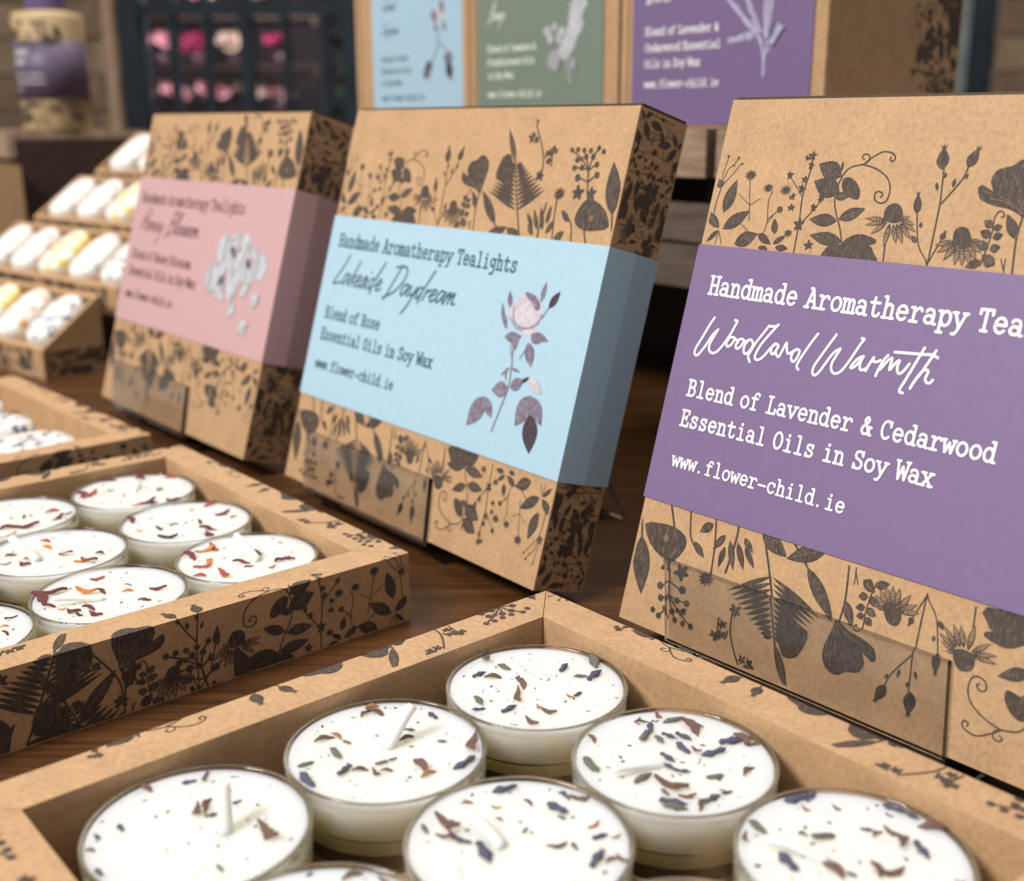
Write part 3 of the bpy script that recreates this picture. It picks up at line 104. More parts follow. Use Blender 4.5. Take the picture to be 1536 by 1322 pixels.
# ---------------------------------------------------------------- materials
class N:
    def __init__(s, name):
        s.m = bpy.data.materials.new(name); s.m.use_nodes = True; s.t = s.m.node_tree
        s.b = s.t.nodes['Principled BSDF']; s.tc = s.t.nodes.new('ShaderNodeTexCoord')
    def n(s, t, **k):
        o = s.t.nodes.new(t)
        for a, v in k.items():
            if a.startswith('_'): setattr(o, a[1:], v)
        return o
    def l(s, a, b): s.t.links.new(a, b)
    def noise(s, scale, detail=4, stretch=None, rough=.6):
        mp = s.n('ShaderNodeMapping'); s.l(s.tc.outputs['Object'], mp.inputs[0])
        if stretch: mp.inputs['Scale'].default_value = stretch
        o = s.n('ShaderNodeTexNoise'); o.inputs['Scale'].default_value = scale; o.inputs['Detail'].default_value = detail; o.inputs['Roughness'].default_value = rough
        s.l(mp.outputs[0], o.inputs['Vector']); return o
    def ramp(s, src, stops):
        r = s.n('ShaderNodeValToRGB'); e = r.color_ramp.elements
        while len(e) < len(stops): e.new(.5)
        for i, (p, c) in enumerate(stops): e[i].position = p; e[i].color = (*c, 1)
        s.l(src, r.inputs[0]); return r
    def bump(s, src, st, dist=.0002):
        b = s.n('ShaderNodeBump'); b.inputs['Strength'].default_value = st; b.inputs['Distance'].default_value = dist
        s.l(src, b.inputs['Height']); s.l(b.outputs[0], s.b.inputs['Normal'])
    def mix(s, f, a, b, mode='MIX'):
        m = s.n('ShaderNodeMix', _data_type='RGBA', _blend_type=mode)
        for i, v in ((0, f), (6, a), (7, b)):
            if hasattr(v, 'default_value'): s.l(v, m.inputs[i])
            elif isinstance(v, tuple): m.inputs[i].default_value = (*v, 1)
            else: m.inputs[i].default_value = v
        return m.outputs[2]
def plain(name, c, rough=.6, **k):
    x = N(name); x.b.inputs['Base Color'].default_value = (*c, 1); x.b.inputs['Roughness'].default_value = rough
    for a, v in k.items(): x.b.inputs[a.replace('_', ' ')].default_value = v
    return x.m
def mottled(name, c0, c1, scale, rough=.6, bump=0, stretch=None, detail=4, dist=.0002, p=(.35, .65)):
    x = N(name); no = x.noise(scale, detail, stretch); r = x.ramp(no.outputs[0], [(p[0], c0), (p[1], c1)])
    x.l(r.outputs[0], x.b.inputs['Base Color']); x.b.inputs['Roughness'].default_value = rough
    if bump: x.bump(no.outputs[0], bump, dist)
    return x.m
def kraft(name, c=(.50, .312, .168)):
    x = N(name)
    a = x.noise(900, 5, (1, .6, .8), .7); b = x.noise(110, 3, (1, 1, 1)); c3 = x.noise(2600, 2)
    d = tuple(v*.74 for v in c); e = tuple(min(1, v*1.2) for v in c)
    r = x.ramp(a.outputs[0], [(.34, d), (.5, c), (.68, e)])
    q = x.mix(.35, r.outputs[0], x.ramp(b.outputs[0], [(.3, d), (.7, e)]).outputs[0])
    f = x.ramp(c3.outputs[0], [(.72, (0, 0, 0)), (.80, (1, 1, 1))])
    q = x.mix(f.outputs[0], q, (.68, .48, .29))
    x.l(q, x.b.inputs['Base Color']); x.b.inputs['Roughness'].default_value = .62; x.b.inputs['Specular IOR Level'].default_value = .35
    x.bump(a.outputs[0], .12, .00015); return x.m
def paper(name, c):
    x = N(name); a = x.noise(500, 4); d = tuple(v*.95 for v in c)
    r = x.ramp(a.outputs[0], [(.35, d), (.65, c)]); x.l(r.outputs[0], x.b.inputs['Base Color'])
    x.b.inputs['Roughness'].default_value = .5; x.bump(a.outputs[0], .05, .0001); return x.m
M = {}
M['kraft'] = kraft('kraft_card')
M['kraft_deep'] = kraft('kraft_card_brown', (.33, .19, .09)); M['lid_dark'] = kraft('inked_shaded_lid_card', (.075, .045, .026))  # lid colour holds both its dark print and the shade on top
x = N('botanical_ink'); a = x.noise(1500, 4, (1, 1, .35), .7); b = x.noise(500, 3)
r = x.ramp(a.outputs[0], [(.36, (.035, .026, .022)), (.52, (.062, .045, .036)), (.66, (.155, .10, .065))])
x.l(x.mix(.3, r.outputs[0], x.ramp(b.outputs[0], [(.3, (.03, .022, .02)), (.7, (.12, .08, .055))]).outputs[0]), x.b.inputs['Base Color'])
x.b.inputs['Roughness'].default_value = .7; M['ink'] = x.m
M['ink_light'] = plain('botanical_ink_thin', (.19, .125, .08), .7); M['ink_pale'] = plain('botanical_ink_wash', (.27, .17, .095), .7)
M['purple'] = paper('purple_paper', (.195, .132, .27)); M['band_purple'] = paper('dull_purple_paper', (.12, .09, .155))
M['blue'] = paper('pale_blue_paper', (.40, .585, .715))
M['pink'] = paper('dusty_pink_paper', (.575, .36, .37))
M['green'] = paper('sage_green_paper', (.19, .245, .195))
M['white_ink'] = plain('white_print', (.9, .9, .88), .6)
M['navy_ink'] = plain('teal_print', (.045, .11, .15), .6)
M['plum_ink'] = plain('plum_print', (.16, .06, .075), .6)
M['pale'] = mottled('pale_grey_print', (.47, .43, .50), (.62, .58, .64), 600)
M['mid'] = mottled('grey_print', (.13, .11, .16), (.27, .23, .30), 900)
M['dark'] = mottled('dark_print', (.035, .022, .035), (.07, .05, .07), 900)
M['lilac'] = plain('lilac_print', (.50, .47, .66), .6)
M['bloom_edge'] = plain('blossom_edge_print', (.36, .36, .40), .6)
M['bloom'] = mottled('blossom_print', (.44, .46, .50), (.58, .59, .63), 200)
x = N('soy_wax'); x.b.inputs['Base Color'].default_value = (.80, .80, .755, 1); x.b.inputs['Roughness'].default_value = .33
x.b.inputs['Subsurface Weight'].default_value = .8; x.b.inputs['Subsurface Radius'].default_value = (.008, .0065, .0040); x.b.inputs['Subsurface Scale'].default_value = 1.5
x.bump(x.noise(180, 2).outputs[0], .08, .0006); M['wax'] = x.m
M['wick'] = plain('waxed_cotton', (.86, .85, .80), .5, Subsurface_Weight=.2)
x = N('clear_plastic'); x.b.inputs['Base Color'].default_value = (.93, .93, .94, 1); x.b.inputs['Roughness'].default_value = .06
x.b.inputs['Transmission Weight'].default_value = 1; x.b.inputs['IOR'].default_value = 1.45; M['plastic'] = x.m
x = N('clear_acrylic'); x.b.inputs['Base Color'].default_value = (.985, .988, .99, 1); x.b.inputs['Roughness'].default_value = .03
x.b.inputs['Transmission Weight'].default_value = 1; x.b.inputs['IOR'].default_value = 1.49; M['acrylic'] = x.m
M['bud_b'] = mottled('lavender_bud', (.014, .015, .04), (.13, .13, .20), 1400, .7)
M['bud_g'] = mottled('grey_green_bud', (.03, .035, .03), (.22, .21, .18), 1400, .7)
M['bud_r'] = mottled('dry_brown_petal', (.03, .016, .014), (.24, .13, .10), 1400, .7)
M['bud_o'] = mottled('tan_petal', (.20, .085, .03), (.38, .2, .1), 700, .7)
M['bud_R'] = mottled('red_petal', (.20, .02, .02), (.48, .10, .07), 700, .6)
M['bud_O'] = mottled('orange_petal', (.42, .12, .02), (.62, .26, .06), 700, .6)
M['bud_M'] = mottled('maroon_petal', (.05, .008, .015), (.20, .035, .045), 700, .6)
M['bud_k'] = mottled('black_petal', (.012, .012, .016), (.06, .05, .06), 700, .6)
def wood(name, c0, c1, c2, scale, stretch, rough, bump=.15):
    x = N(name); a = x.noise(scale, 6, stretch, .65); b = x.noise(scale*.25, 3, stretch)
    r = x.ramp(a.outputs[0], [(.30, c0), (.5, c1), (.72, c2)])
    x.l(x.mix(.4, r.outputs[0], x.ramp(b.outputs[0], [(.35, c0), (.65, c2)]).outputs[0]), x.b.inputs['Base Color'])
    x.b.inputs['Roughness'].default_value = rough; x.bump(a.outputs[0], bump, .0004); return x.m
M['table'] = wood('stained_table_wood', (.030, .011, .004), (.075, .029, .009), (.14, .058, .018), 60, (.35, 9, 1), .36, .1)
M['crate'] = wood('weathered_crate_wood', (.20, .13, .085), (.33, .225, .155), (.46, .33, .235), 50, (1.2, 8, 8), .75)
M['crate_grey'] = wood('old_crate_wood', (.055, .038, .028), (.10, .072, .055), (.15, .11, .085), 50, (1.2, 8, 8), .8)
M['riser'] = wood('riser_and_shade_wood', (.022, .011, .008), (.042, .020, .014), (.07, .034, .022), 50, (1, 8, 8), .6)  # dark riser wood; on the crate sides it stands in for shade
M['cream'] = mottled('cream_card', (.52, .37, .19), (.60, .44, .25), 60, .6)
M['cap'] = plain('violet_cap', (.13, .10, .26), .4)
def brick(name, c0, c1): return mottled(name, c0, c1, 14, .9, .5, None, 5, .004, (.3, .7))
BR = [brick('brick_tan', (.17, .115, .07), (.30, .215, .14)), brick('brick_brown', (.12, .075, .048), (.23, .15, .10)), brick('brick_buff', (.24, .175, .115), (.36, .27, .19))]
M['mortar'] = mottled('mortar', (.20, .16, .12), (.30, .25, .19), 30, .95, .4, None, 4, .003)
M['teal'] = mottled('teal_paint', (.004, .012, .022), (.010, .022, .036), 20, .8)
M['teal2'] = mottled('blue_paint', (.03, .055, .095), (.05, .085, .13), 20, .5)
M['glass'] = plain('window_glass', (.9, .95, .95), .02, Transmission_Weight=1, IOR=1.02)
M['shop'] = mottled('shop_wall', (.014, .012, .016), (.05, .036, .045), 4, .9)
M['greyglass'] = mottled('frosted_pane', (.12, .155, .17), (.22, .25, .26), 9, .5)
M['floor'] = mottled('concrete_floor', (.16, .14, .12), (.24, .21, .18), 6, .8)
M['leaf'] = mottled('foliage', (.008, .03, .018), (.03, .085, .045), 20, .6)
PET = {'pink': mottled('pink_petals', (.55, .20, .28), (.80, .42, .46), 30, .6), 'magenta': mottled('magenta_petals', (.35, .02, .10), (.62, .08, .22), 30, .6),
       'cream': mottled('cream_petals', (.60, .42, .34), (.85, .68, .60), 30, .6), 'rose': mottled('dusky_rose_petals', (.38, .17, .20), (.58, .32, .34), 30, .6)}
M['pot'] = mottled('plum_pot', (.05, .02, .035), (.09, .04, .06), 20, .5)
# ---------------------------------------------------------------- flat prints (mesh ink a hair above the card)
def smooth_pts(p, sub=4):
    if len(p) < 3: return p
    out = []
    for i in range(len(p)-1):
        p0, p1, p2, p3 = p[max(i-1, 0)], p[i], p[i+1], p[min(i+2, len(p)-1)]
        for k in range(sub):
            t = k/sub
            out.append(tuple(.5*((2*p1[d])+(-p0[d]+p2[d])*t+(2*p0[d]-5*p1[d]+4*p2[d]-p3[d])*t*t+(-p0[d]+3*p1[d]-3*p2[d]+p3[d])*t**3) for d in (0, 1)))
    out.append(tuple(p[-1])); return out
def ribbon(p, w, out, caps=True, taper=False):
    h = w/2; n = len(p)
    for i in range(n-1):
        (x0, y0), (x1, y1) = p[i], p[i+1]; L = math.hypot(x1-x0, y1-y0)
        if L < 1e-6: continue
        nx, ny = -(y1-y0)/L*h, (x1-x0)/L*h
        a = b = 1
        if taper: a = 1-.6*i/(n-1); b = 1-.6*(i+1)/(n-1)
        out.append([(x0+nx*a, y0+ny*a), (x0-nx*a, y0-ny*a), (x1-nx*b, y1-ny*b), (x1+nx*b, y1+ny*b)])
    if caps:
        for k, (x, y) in enumerate(p):
            if 0 < k < n-1:
                a = math.atan2(p[k][1]-p[k-1][1], p[k][0]-p[k-1][0]); b = math.atan2(p[k+1][1]-p[k][1], p[k+1][0]-p[k][0])
                if abs((a-b+math.pi) % (2*math.pi)-math.pi) < .25: continue
            out.append([(x+h*math.cos(q*math.pi/4), y+h*math.sin(q*math.pi/4)) for q in range(8)])
def leaf(a, b, w, out, n=7, sharp=.85):
    dx, dy = b[0]-a[0], b[1]-a[1]; L = math.hypot(dx, dy) or 1e-6; nx, ny = -dy/L, dx/L
    pr = None
    for i in range(n+1):
        t = i/n; h = w/2*math.sin(math.pi*min(1, t**sharp))*1.0
        q = ((a[0]+dx*t+nx*h, a[1]+dy*t+ny*h), (a[0]+dx*t-nx*h, a[1]+dy*t-ny*h))
        if pr: out.append([pr[0], pr[1], q[1], q[0]])
        pr = q
def polys(items):
    res = []
    rnd = random.Random(3)
    for it in items:
        k, c, w, p = it; o = []
        if k == 'S': ribbon(smooth_pts(p), w, o)
        elif k == 'R': ribbon(p, w, o)
        elif k == 'L':
            leaf(p[0], p[1], w, o)
            if w > 1.7 and c == 0:
                res.append((c, o)); o = []; a_, b_ = Vector(p[0]), Vector(p[1]); d = b_-a_; nn = Vector((-d.y, d.x)).normalized()
                ribbon([tuple(a_+d*.06), tuple(a_+d*.9)], .13, o, False)
                for q in range(2, 7):
                    m_ = a_+d*(q/8)
                    for sg in (-1, 1): ribbon([tuple(m_), tuple(m_+d*.1+nn*sg*w*.33*math.sin(math.pi*q/8))], .09, o, False)
                c = 9
        elif k == 'O':          # petal drawn in outline: pale inside
            leaf(p[0], p[1], w, o); res.append((c, o)); o = []; a_, b_ = p
            q0 = (a_[0]+(b_[0]-a_[0])*.12, a_[1]+(b_[1]-a_[1])*.12); q1 = (a_[0]+(b_[0]-a_[0])*.93, a_[1]+(b_[1]-a_[1])*.93)
            leaf(q0, q1, w*.62, o); res.append((8, o)); o = []; ribbon([q0, (a_[0]+(b_[0]-a_[0])*.6, a_[1]+(b_[1]-a_[1])*.6)], w*.07, o, False)
        elif k == 'Q':          # rounded blossom petal with a darker edge
            w = w*1.35; leaf(p[0], p[1], w, o, 9, 1.5); res.append((2, o)); o = []; a_, b_ = p
            leaf((a_[0]+(b_[0]-a_[0])*.02, a_[1]+(b_[1]-a_[1])*.02), (a_[0]+(b_[0]-a_[0])*.975, a_[1]+(b_[1]-a_[1])*.975), w*.94, o, 9, 1.5)
        elif k == 'V':
            leaf(p[0], p[1], w, o, 7, .8)
            dx, dy = p[1][0]-p[0][0], p[1][1]-p[0][1]; L = math.hypot(dx, dy); ux, uy = dx/L, dy/L
            b = (p[1][0]-ux*w*.25, p[1][1]-uy*w*.25)
            for s in (-.5, 0, .5):
                a = math.atan2(uy, ux)+s; o.append([(b[0]-uy*w*.12, b[1]+ux*w*.12), (b[0]+uy*w*.12, b[1]-ux*w*.12), (b[0]+w*.55*math.cos(a), b[1]+w*.55*math.sin(a))])
        elif k == 'P':
            pts = smooth_pts([tuple(q) for q in p]+[tuple(p[0])], 2)[:-1]
            for t in tessellate_polygon([[Vector((x, y, 0)) for x, y in pts]]): o.append([pts[i] for i in t])
        elif k == 'D':
            x, y = p[0]; o.append([(x+w*math.cos(q*math.pi/4), y+w*math.sin(q*math.pi/4)) for q in range(8)])
        elif k == 'T':
            x, y = p[0]
            for q in range(5):
                a = math.pi/2+q*2*math.pi/5+rnd.uniform(-.3, .3); leaf((x, y), (x+w*.75*math.cos(a), y+w*.75*math.sin(a)), w*.42, o, 3)
        elif k == 'F':
            x, y = p[0]
            for q in range(11):
                a = q*2*math.pi/11; e = (x+w*math.cos(a), y+w*.8*math.sin(a)); leaf((x, y), e, w*.28, o, 2)
            o.append([(x+w*.35*math.cos(q*math.pi/4), y+w*.3*math.sin(q*math.pi/4)) for q in range(8)])
        res.append((c, o))
    return res
def print_mesh(name, layers, fmap, clip=None, folds=(), mats=None, parent=None, label=None, step=0.0, kind='stuff'):
    """layers: list of (items, function (x,y)->(x,y) in mm); fmap(x, y, lift) in metres -> 3D"""
    bm = bmesh.new(); lay = bm.faces.layers.int.new('n')
    k = 0
    for items, tf in layers:
        for c, o in polys(items):
            k += 1
            for q in o:
                try: f = bm.faces.new([bm.verts.new((*tf(x, y), 0)) for x, y in q])
                except ValueError: continue
                f.material_index = (c-1 if 0 < c < 4 else 0) if mats and len(mats) > 1 and mats[0] != M['ink'] else ({9: 1, 8: 2}.get(c, 0)); f[lay] = k
    def cut(co, no, outer=False):
        bmesh.ops.bisect_plane(bm, geom=bm.verts[:]+bm.edges[:]+bm.faces[:], dist=1e-5, plane_co=co, plane_no=no, clear_outer=outer)
    if clip:
        x0, y0, x1, y1 = clip
        cut((x0, 0, 0), (-1, 0, 0), True); cut((x1, 0, 0), (1, 0, 0), True); cut((0, y0, 0), (0, -1, 0), True); cut((0, y1, 0), (0, 1, 0), True)
    for co, no in folds: cut(co, no)
    bm.faces.index_update()
    for v in bm.verts:
        n = v.link_faces[0][lay] if v.link_faces else 0
        v.co = fmap(v.co.x/1000, v.co.y/1000, .00005+(step or 4e-7)*min(n, 400)+(v.link_faces[0].index % 7)*1.6e-6 if v.link_faces else 0)
    me = bpy.data.meshes.new(name); bm.to_mesh(me); bm.free()
    for m in (mats or [M['ink'], M['ink_light'], M['ink_pale']]): me.materials.append(m)
    o = link(bpy.data.objects.new(name, me), parent)
    if kind: o['kind'] = kind
    if label: o['label'] = label
    return o
# ---------------------------------------------------------------- typewriter lettering
def arc(cx, cy, rx, ry, a0, a1, n=10): return [(cx+rx*math.cos(math.radians(a0+(a1-a0)*i/n)), cy+ry*math.sin(math.radians(a0+(a1-a0)*i/n))) for i in range(n+1)]
def ell(cx, cy, rx, ry): return arc(cx, cy, rx, ry, 0, 360, 16)
def sf(x, y, w=.12): return [(x-w, y), (x+w, y)]
_arch = lambda x0, x1: [(x0, .45), (x0+.06, .6), ((x0+x1)/2, .7), (x1-.03, .62), (x1, .48), (x1, 0)]
G = {
'H': [[(.17,0),(.17,1)],[(.62,0),(.62,1)],[(.17,.5),(.62,.5)],sf(.17,0),sf(.17,1),sf(.62,0),sf(.62,1)],
'A': [[(.13,0),(.395,1),(.66,0)],[(.22,.33),(.57,.33)],sf(.13,0),sf(.66,0),[(.24,1),(.395,1)]],
'T': [[(.395,0),(.395,1)],[(.08,.78),(.08,1),(.71,1),(.71,.78)],sf(.395,0,.15)],
'B': [[(.2,0),(.2,1)],[(.06,1),(.42,1)]+arc(.42,.77,.2,.23,90,-90,8)+[(.2,.54)],[(.42,.54)]+arc(.44,.27,.24,.27,90,-90,8)+[(.06,0)]],
'R': [[(.2,0),(.2,1)],[(.06,1),(.42,1)]+arc(.42,.76,.2,.24,90,-90,8)+[(.2,.52)],[(.42,.52),(.62,0),(.74,0)],sf(.2,0)],
'C': [arc(.41,.5,.29,.5,45,315,14),[(.66,.98),(.66,.7)]],
'E': [[(.2,0),(.2,1)],[(.06,1),(.66,1),(.66,.78)],[(.2,.53),(.5,.53)],[(.5,.42),(.5,.64)],[(.06,0),(.68,0),(.68,.24)]],
'F': [[(.2,0),(.2,1)],[(.06,1),(.66,1),(.66,.76)],[(.2,.53),(.5,.53)],[(.5,.42),(.5,.64)],sf(.2,0,.15)],
'J': [[(.55,1),(.55,.25)]+arc(.35,.25,.2,.25,0,-160,8),sf(.55,1,.15)],
'L': [[(.27,0),(.27,1)],sf(.27,1,.16),[(.1,0),(.7,0),(.7,.28)]],
'O': [ell(.395,.5,.29,.5)],
'S': [[(.64,.76),(.57,.94),(.4,1),(.23,.94),(.16,.77),(.24,.6),(.42,.52),(.6,.42),(.66,.24),(.57,.05),(.38,0),(.22,.05),(.13,.22)],[(.64,1),(.64,.74)],[(.13,0),(.13,.26)]],
'W': [[(.06,1),(.2,0),(.395,.72),(.59,0),(.73,1)],sf(.08,1,.1),sf(.71,1,.1)],
'&': [[(.72,.0),(.3,.66),(.26,.84),(.4,1),(.53,.86),(.46,.66),(.18,.42),(.12,.2),(.26,.01),(.46,.04),(.62,.26),(.66,.44)],[(.56,.44),(.74,.44)],[(.62,0),(.76,0)]],
'a': [ell(.33,.2,.22,.19),[(.72,0),(.6,0),(.57,.08),(.57,.5),(.5,.65),(.35,.7),(.2,.66),(.16,.56)]],
'b': [ell(.44,.35,.25,.35),[(.18,0),(.18,1.04)],[(.04,1.04),(.18,1.04)]],
'c': [arc(.41,.35,.28,.35,40,320,12),[(.64,.66),(.64,.48)]],
'd': [ell(.35,.35,.25,.35),[(.44,1.04),(.6,1.04),(.6,0),(.74,0)]],
'e': [[(.13,.37),(.66,.37)]+arc(.395,.35,.27,.35,4,320,14)],
'f': [[(.33,0),(.33,.8)]+arc(.5,.82,.17,.2,180,30,6),[(.14,.68),(.58,.68)],sf(.33,0,.18),[(.64,.93),(.66,.9)]],
'g': [ell(.36,.43,.23,.26),[(.74,.68),(.6,.68),(.6,-.12),(.5,-.31),(.33,-.36),(.16,-.3)]],
'h': [[(.06,1.04),(.2,1.04),(.2,0)],_arch(.2,.6),sf(.2,0),sf(.6,0)],
'i': [[(.22,.68),(.4,.68),(.4,0)],[(.17,0),(.63,0)],[(.38,.93),(.385,.96)]],
'k': [[(.06,1.04),(.2,1.04),(.2,0)],[(.58,.68),(.2,.3)],[(.33,.42),(.6,0)],sf(.2,0),sf(.6,0),sf(.58,.68)],
'l': [[(.22,1.04),(.4,1.04),(.4,0)],[(.17,0),(.63,0)]],
'm': [[(.0,.68),(.11,.68),(.11,0)],[(.11,.5),(.19,.66),(.3,.68),(.39,.58),(.39,0)],[(.39,.5),(.47,.66),(.58,.68),(.67,.58),(.67,0)],sf(.11,0,.09),sf(.39,0,.08),sf(.68,0,.1)],
'n': [[(.06,.68),(.2,.68),(.2,0)],_arch(.2,.6),sf(.2,0),sf(.6,0)],
'o': [ell(.395,.35,.28,.35)],
'p': [ell(.44,.35,.25,.35),[(.04,.68),(.19,.68),(.19,-.34)],sf(.21,-.34,.15)],
'r': [[(.1,.68),(.27,.68),(.27,0)],sf(.29,0,.2),[(.27,.42),(.38,.6),(.53,.7),(.66,.64),(.68,.56)]],
's': [[(.6,.54),(.54,.66),(.4,.7),(.25,.66),(.2,.53),(.28,.42),(.42,.37),(.57,.3),(.62,.18),(.54,.03),(.39,0),(.25,.03),(.17,.16)],[(.6,.7),(.6,.52)],[(.17,0),(.17,.2)]],
't': [[(.3,.93),(.3,.15),(.36,.03),(.48,0),(.6,.04),(.66,.16)],[(.1,.68),(.62,.68)]],
'u': [[(.06,.68),(.19,.68),(.19,.15),(.28,0),(.42,0),(.58,.15)],[(.46,.68),(.59,.68),(.59,0),(.73,0)]],
'v': [[(.12,.68),(.395,0),(.67,.68)],sf(.13,.68),sf(.66,.68)],
'w': [[(.07,.68),(.22,0),(.395,.55),(.57,0),(.72,.68)],sf(.09,.68,.09),sf(.7,.68,.09)],
'x': [[(.14,.68),(.64,0)],[(.64,.68),(.14,0)],sf(.15,.68),sf(.63,.68),sf(.15,0),sf(.63,0)],
'y': [[(.12,.68),(.41,.02)],[(.68,.68),(.34,-.22),(.24,-.34),(.12,-.33)],sf(.13,.68),sf(.67,.68)],
'z': [[(.16,.55),(.16,.68),(.62,.68),(.14,0),(.64,0),(.64,.15)]],
'.': [[(.3,.03),(.31,.04)]], '-': [[(.1,.34),(.69,.34)]],
}
def text(s, x, y, cap, adv=.755, wt=.152, col=0):
    out = []
    for ch in s:
        if ch == ' ': x += .5*cap; continue
        for st in G.get(ch, []):
            out.append(['R', col, (.2 if ch in '.' or (ch == 'i' and st[0][1] > .9) else wt)*cap, [(x+px*cap*adv/.79, y+py*cap) for px, py in st]])
        x += cap*adv
    return out
# cursive letters, x-height 1
CU = {
'a': ([[(.8,.9),(.4,1),(.1,.5),(.3,.05),(.6,.4),(.85,.95),(.8,.3),(1.05,.1)]], 1.0), 'e': ([[(0,.4),(.5,.6),(.6,.9),(.35,1),(.15,.5),(.35,.05),(.8,.3)]], .75),
'o': ([[(.4,1),(.1,.6),(.25,.05),(.6,.4),(.6,.9),(.4,1),(.85,.8)]], .8), 's': ([[(0,.2),(.45,1.05),(.55,.5),(.3,.05),(.1,.15)]], .62),
'i': ([[(.1,.9),(.05,.2),(.3,.1)],[(.3,1.4),(.33,1.45)]], .4), 'n': ([[(0,0),(.15,.9)],[(.08,.4),(.5,1),(.6,.8),(.55,.2),(.85,.15)]], .85),
'm': ([[(0,0),(.15,.9)],[(.08,.4),(.42,1),(.45,.1)],[(.45,.4),(.82,1),(.85,.2),(1.2,.2)]], 1.2), 'd': ([[(.6,.9),(.25,.95),(.05,.4),(.25,.05),(.6,.5)],[(1.1,2.4),(.6,.6),(.6,-.3)]], .9),
'r': ([[(.05,0),(.2,.9),(.25,.7),(.65,.95)]], .62), 'y': ([[(.1,.95),(.15,.3),(.5,.3),(.8,.95)],[(.8,.95),(.45,-.6),(.1,-1.3)]], .88),
'l': ([[(.1,.2),(.6,2.2),(.45,2.3),(.2,.5),(.5,.05)]], .5), 'k': ([[(.5,2.2),(.1,0)],[(.7,1),(.2,.5),(.5,.4),(.7,0)]], .75),
'z': ([[(.1,.9),(.6,.95),(.15,.1),(.6,0),(.35,-.9),(.1,-1.2)]], .75),
'L': ([[(.9,2.6),(.5,1.2),(.05,.1),(.25,0),(1,.2)]], 1.05), 'D': ([[(.75,2.4),(.1,-.5)],[(.1,2.2),(1.3,2.3),(1.6,1.4),(1,.3),(-.1,-.4)]], 1.6),
'H': ([[(.6,2.5),(.1,0)],[(1.3,2.4),(.8,0)],[(.2,1.0),(1.2,1.3)]], 1.2), 'B': ([[(.6,2.5),(.0,-.6)],[(.3,2.3),(1.2,2.3),(1.1,1.5),(.4,1.2),(1.2,.9),(.8,.1),(0,-.1)]], 1.25),
'W': ([[(.7,2.6),(.1,.2),(.3,0),(1.0,1.8)],[(1,1.8),(.75,.2),(1,0),(1.9,2.5)]], 1.6), 'C': ([[(1.1,2.1),(.9,2.4),(.3,1.6),(.1,.5),(.5,0),(1,.5)]], 1.0), ' ': ([], .8), 't': ([[(.5,2.1),(.1,.1),(.4,.1)],[(0,1.3),(.7,1.4)]], .5),
'h': ([[(.6,2.3),(.05,0)],[(.15,.5),(.5,1),(.55,.1),(.8,.15)]], .8)}
def cursive(s, x, y, xh, w, sl=.35, sx=.8, col=0):
    out = []
    for ch in s:
        st, adv = CU[ch]
        for q in st: out.append(['S', col, w, [(x+(px*sx+py*sl)*xh, y+py*xh) for px, py in q]])
        x += adv*sx*xh
    return out
ID = lambda x, y: (x, y)
# ================================================================ SETTING
tag(obj('floor', box_bm(-2.6, -1.6, -.80, 2.6, 4.6, -.75), M['floor']), kind='structure')
YW = 2.6; WT = .10
wx = [(-2.3, -.845), (-.319, .62), (1.045, 2.3)]; wz0, wz1 = -.12, 1.25
wall = empty('wall_back', (0, YW, -.75)); tag(wall, kind='structure')
bm = bmesh.new()
for a, b in wx: box_bm(a, .012, wz0+.75, b, WT, wz1+.75, bm)
box_bm(-2.3, .012, 0, 2.3, WT, wz0+.75, bm); box_bm(-2.3, .012, wz1+.75, 2.3, WT, 2.9, bm)
obj('mortar', bm, M['mortar'], wall)
bmeshes = []
for k in range(3):
    o = obj('brick', box_bm(-.1065, 0, 0, .1065, .06, .065), BR[k], wall, bevel=.004, seg=1); bmeshes.append(o.data); bpy.data.objects.remove(o)
rnd = random.Random(5)
BP = .224; CP = .0755
halfs = {}
for row in range(13):
    z = -.22+row*CP+.75
    off = (row % 2)*BP/2
    for a, b in wx:
        n0 = math.floor((a-off)/BP); x = n0*BP+off
        while x < b:
            l, r_ = max(x+.0055, a), min(x+BP-.0055, b)
            if abs((l+r_)/2) < 2.0 and r_-l > .03:
                o = bpy.data.objects.new('brick', bmeshes[rnd.choice((0, 0, 1, 2))]); link(o, wall)
                o.location = ((l+r_)/2, -.0+rnd.uniform(-.002, .003), z); o.scale.x = (r_-l)/.213
            x += BP
# windows
def window(name, x0, x1, bars, hz):
    w = empty(name, (x0, YW, wz0)); tag(w, kind='structure'); W = x1-x0; H = wz1-wz0
    bm = bmesh.new(); t = .045
    box_bm(0, .02, 0, t, .09, H, bm); box_bm(W-t, .02, 0, W, .09, H, bm); box_bm(t, .02, 0, W-t, .09, t, bm); box_bm(t, .02, H-t, W-t, .09, H, bm)
    obj('frame', bm, M['teal'], w)
    for bx, bw in bars: obj('glazing_bar', box_bm(bx-x0-bw/2, .03, t, bx-x0+bw/2, .07, H-t), M['teal'], w)
    for bz in hz: obj('glazing_bar', box_bm(t, .032, bz-wz0-.012, W-t, .068, bz-wz0+.012), M['teal'], w)
    return w, W, H
w1, W1, H1 = window('window_1', -.845, -.319, [(-.735, .014), (-.66, .014), (-.575, .026), (-.49, .014), (-.405, .02)], [.365, .0, .72])
obj('pane', box_bm(.045, .048, .045, W1-.045, .052, H1-.045), M['glass'], w1)
w2, W2, H2 = window('window_2', .62, 1.045, [(.80, .03)], [.42, .0, .82])
obj('pane', box_bm(.045, .048, .045, W2-.045, .052, H2-.045), M['greyglass'], w2)
tag(obj('trim_1', box_bm(-.868, YW-.012, -.75, -.846, YW+.03, 1.3), M['crate']), kind='structure')
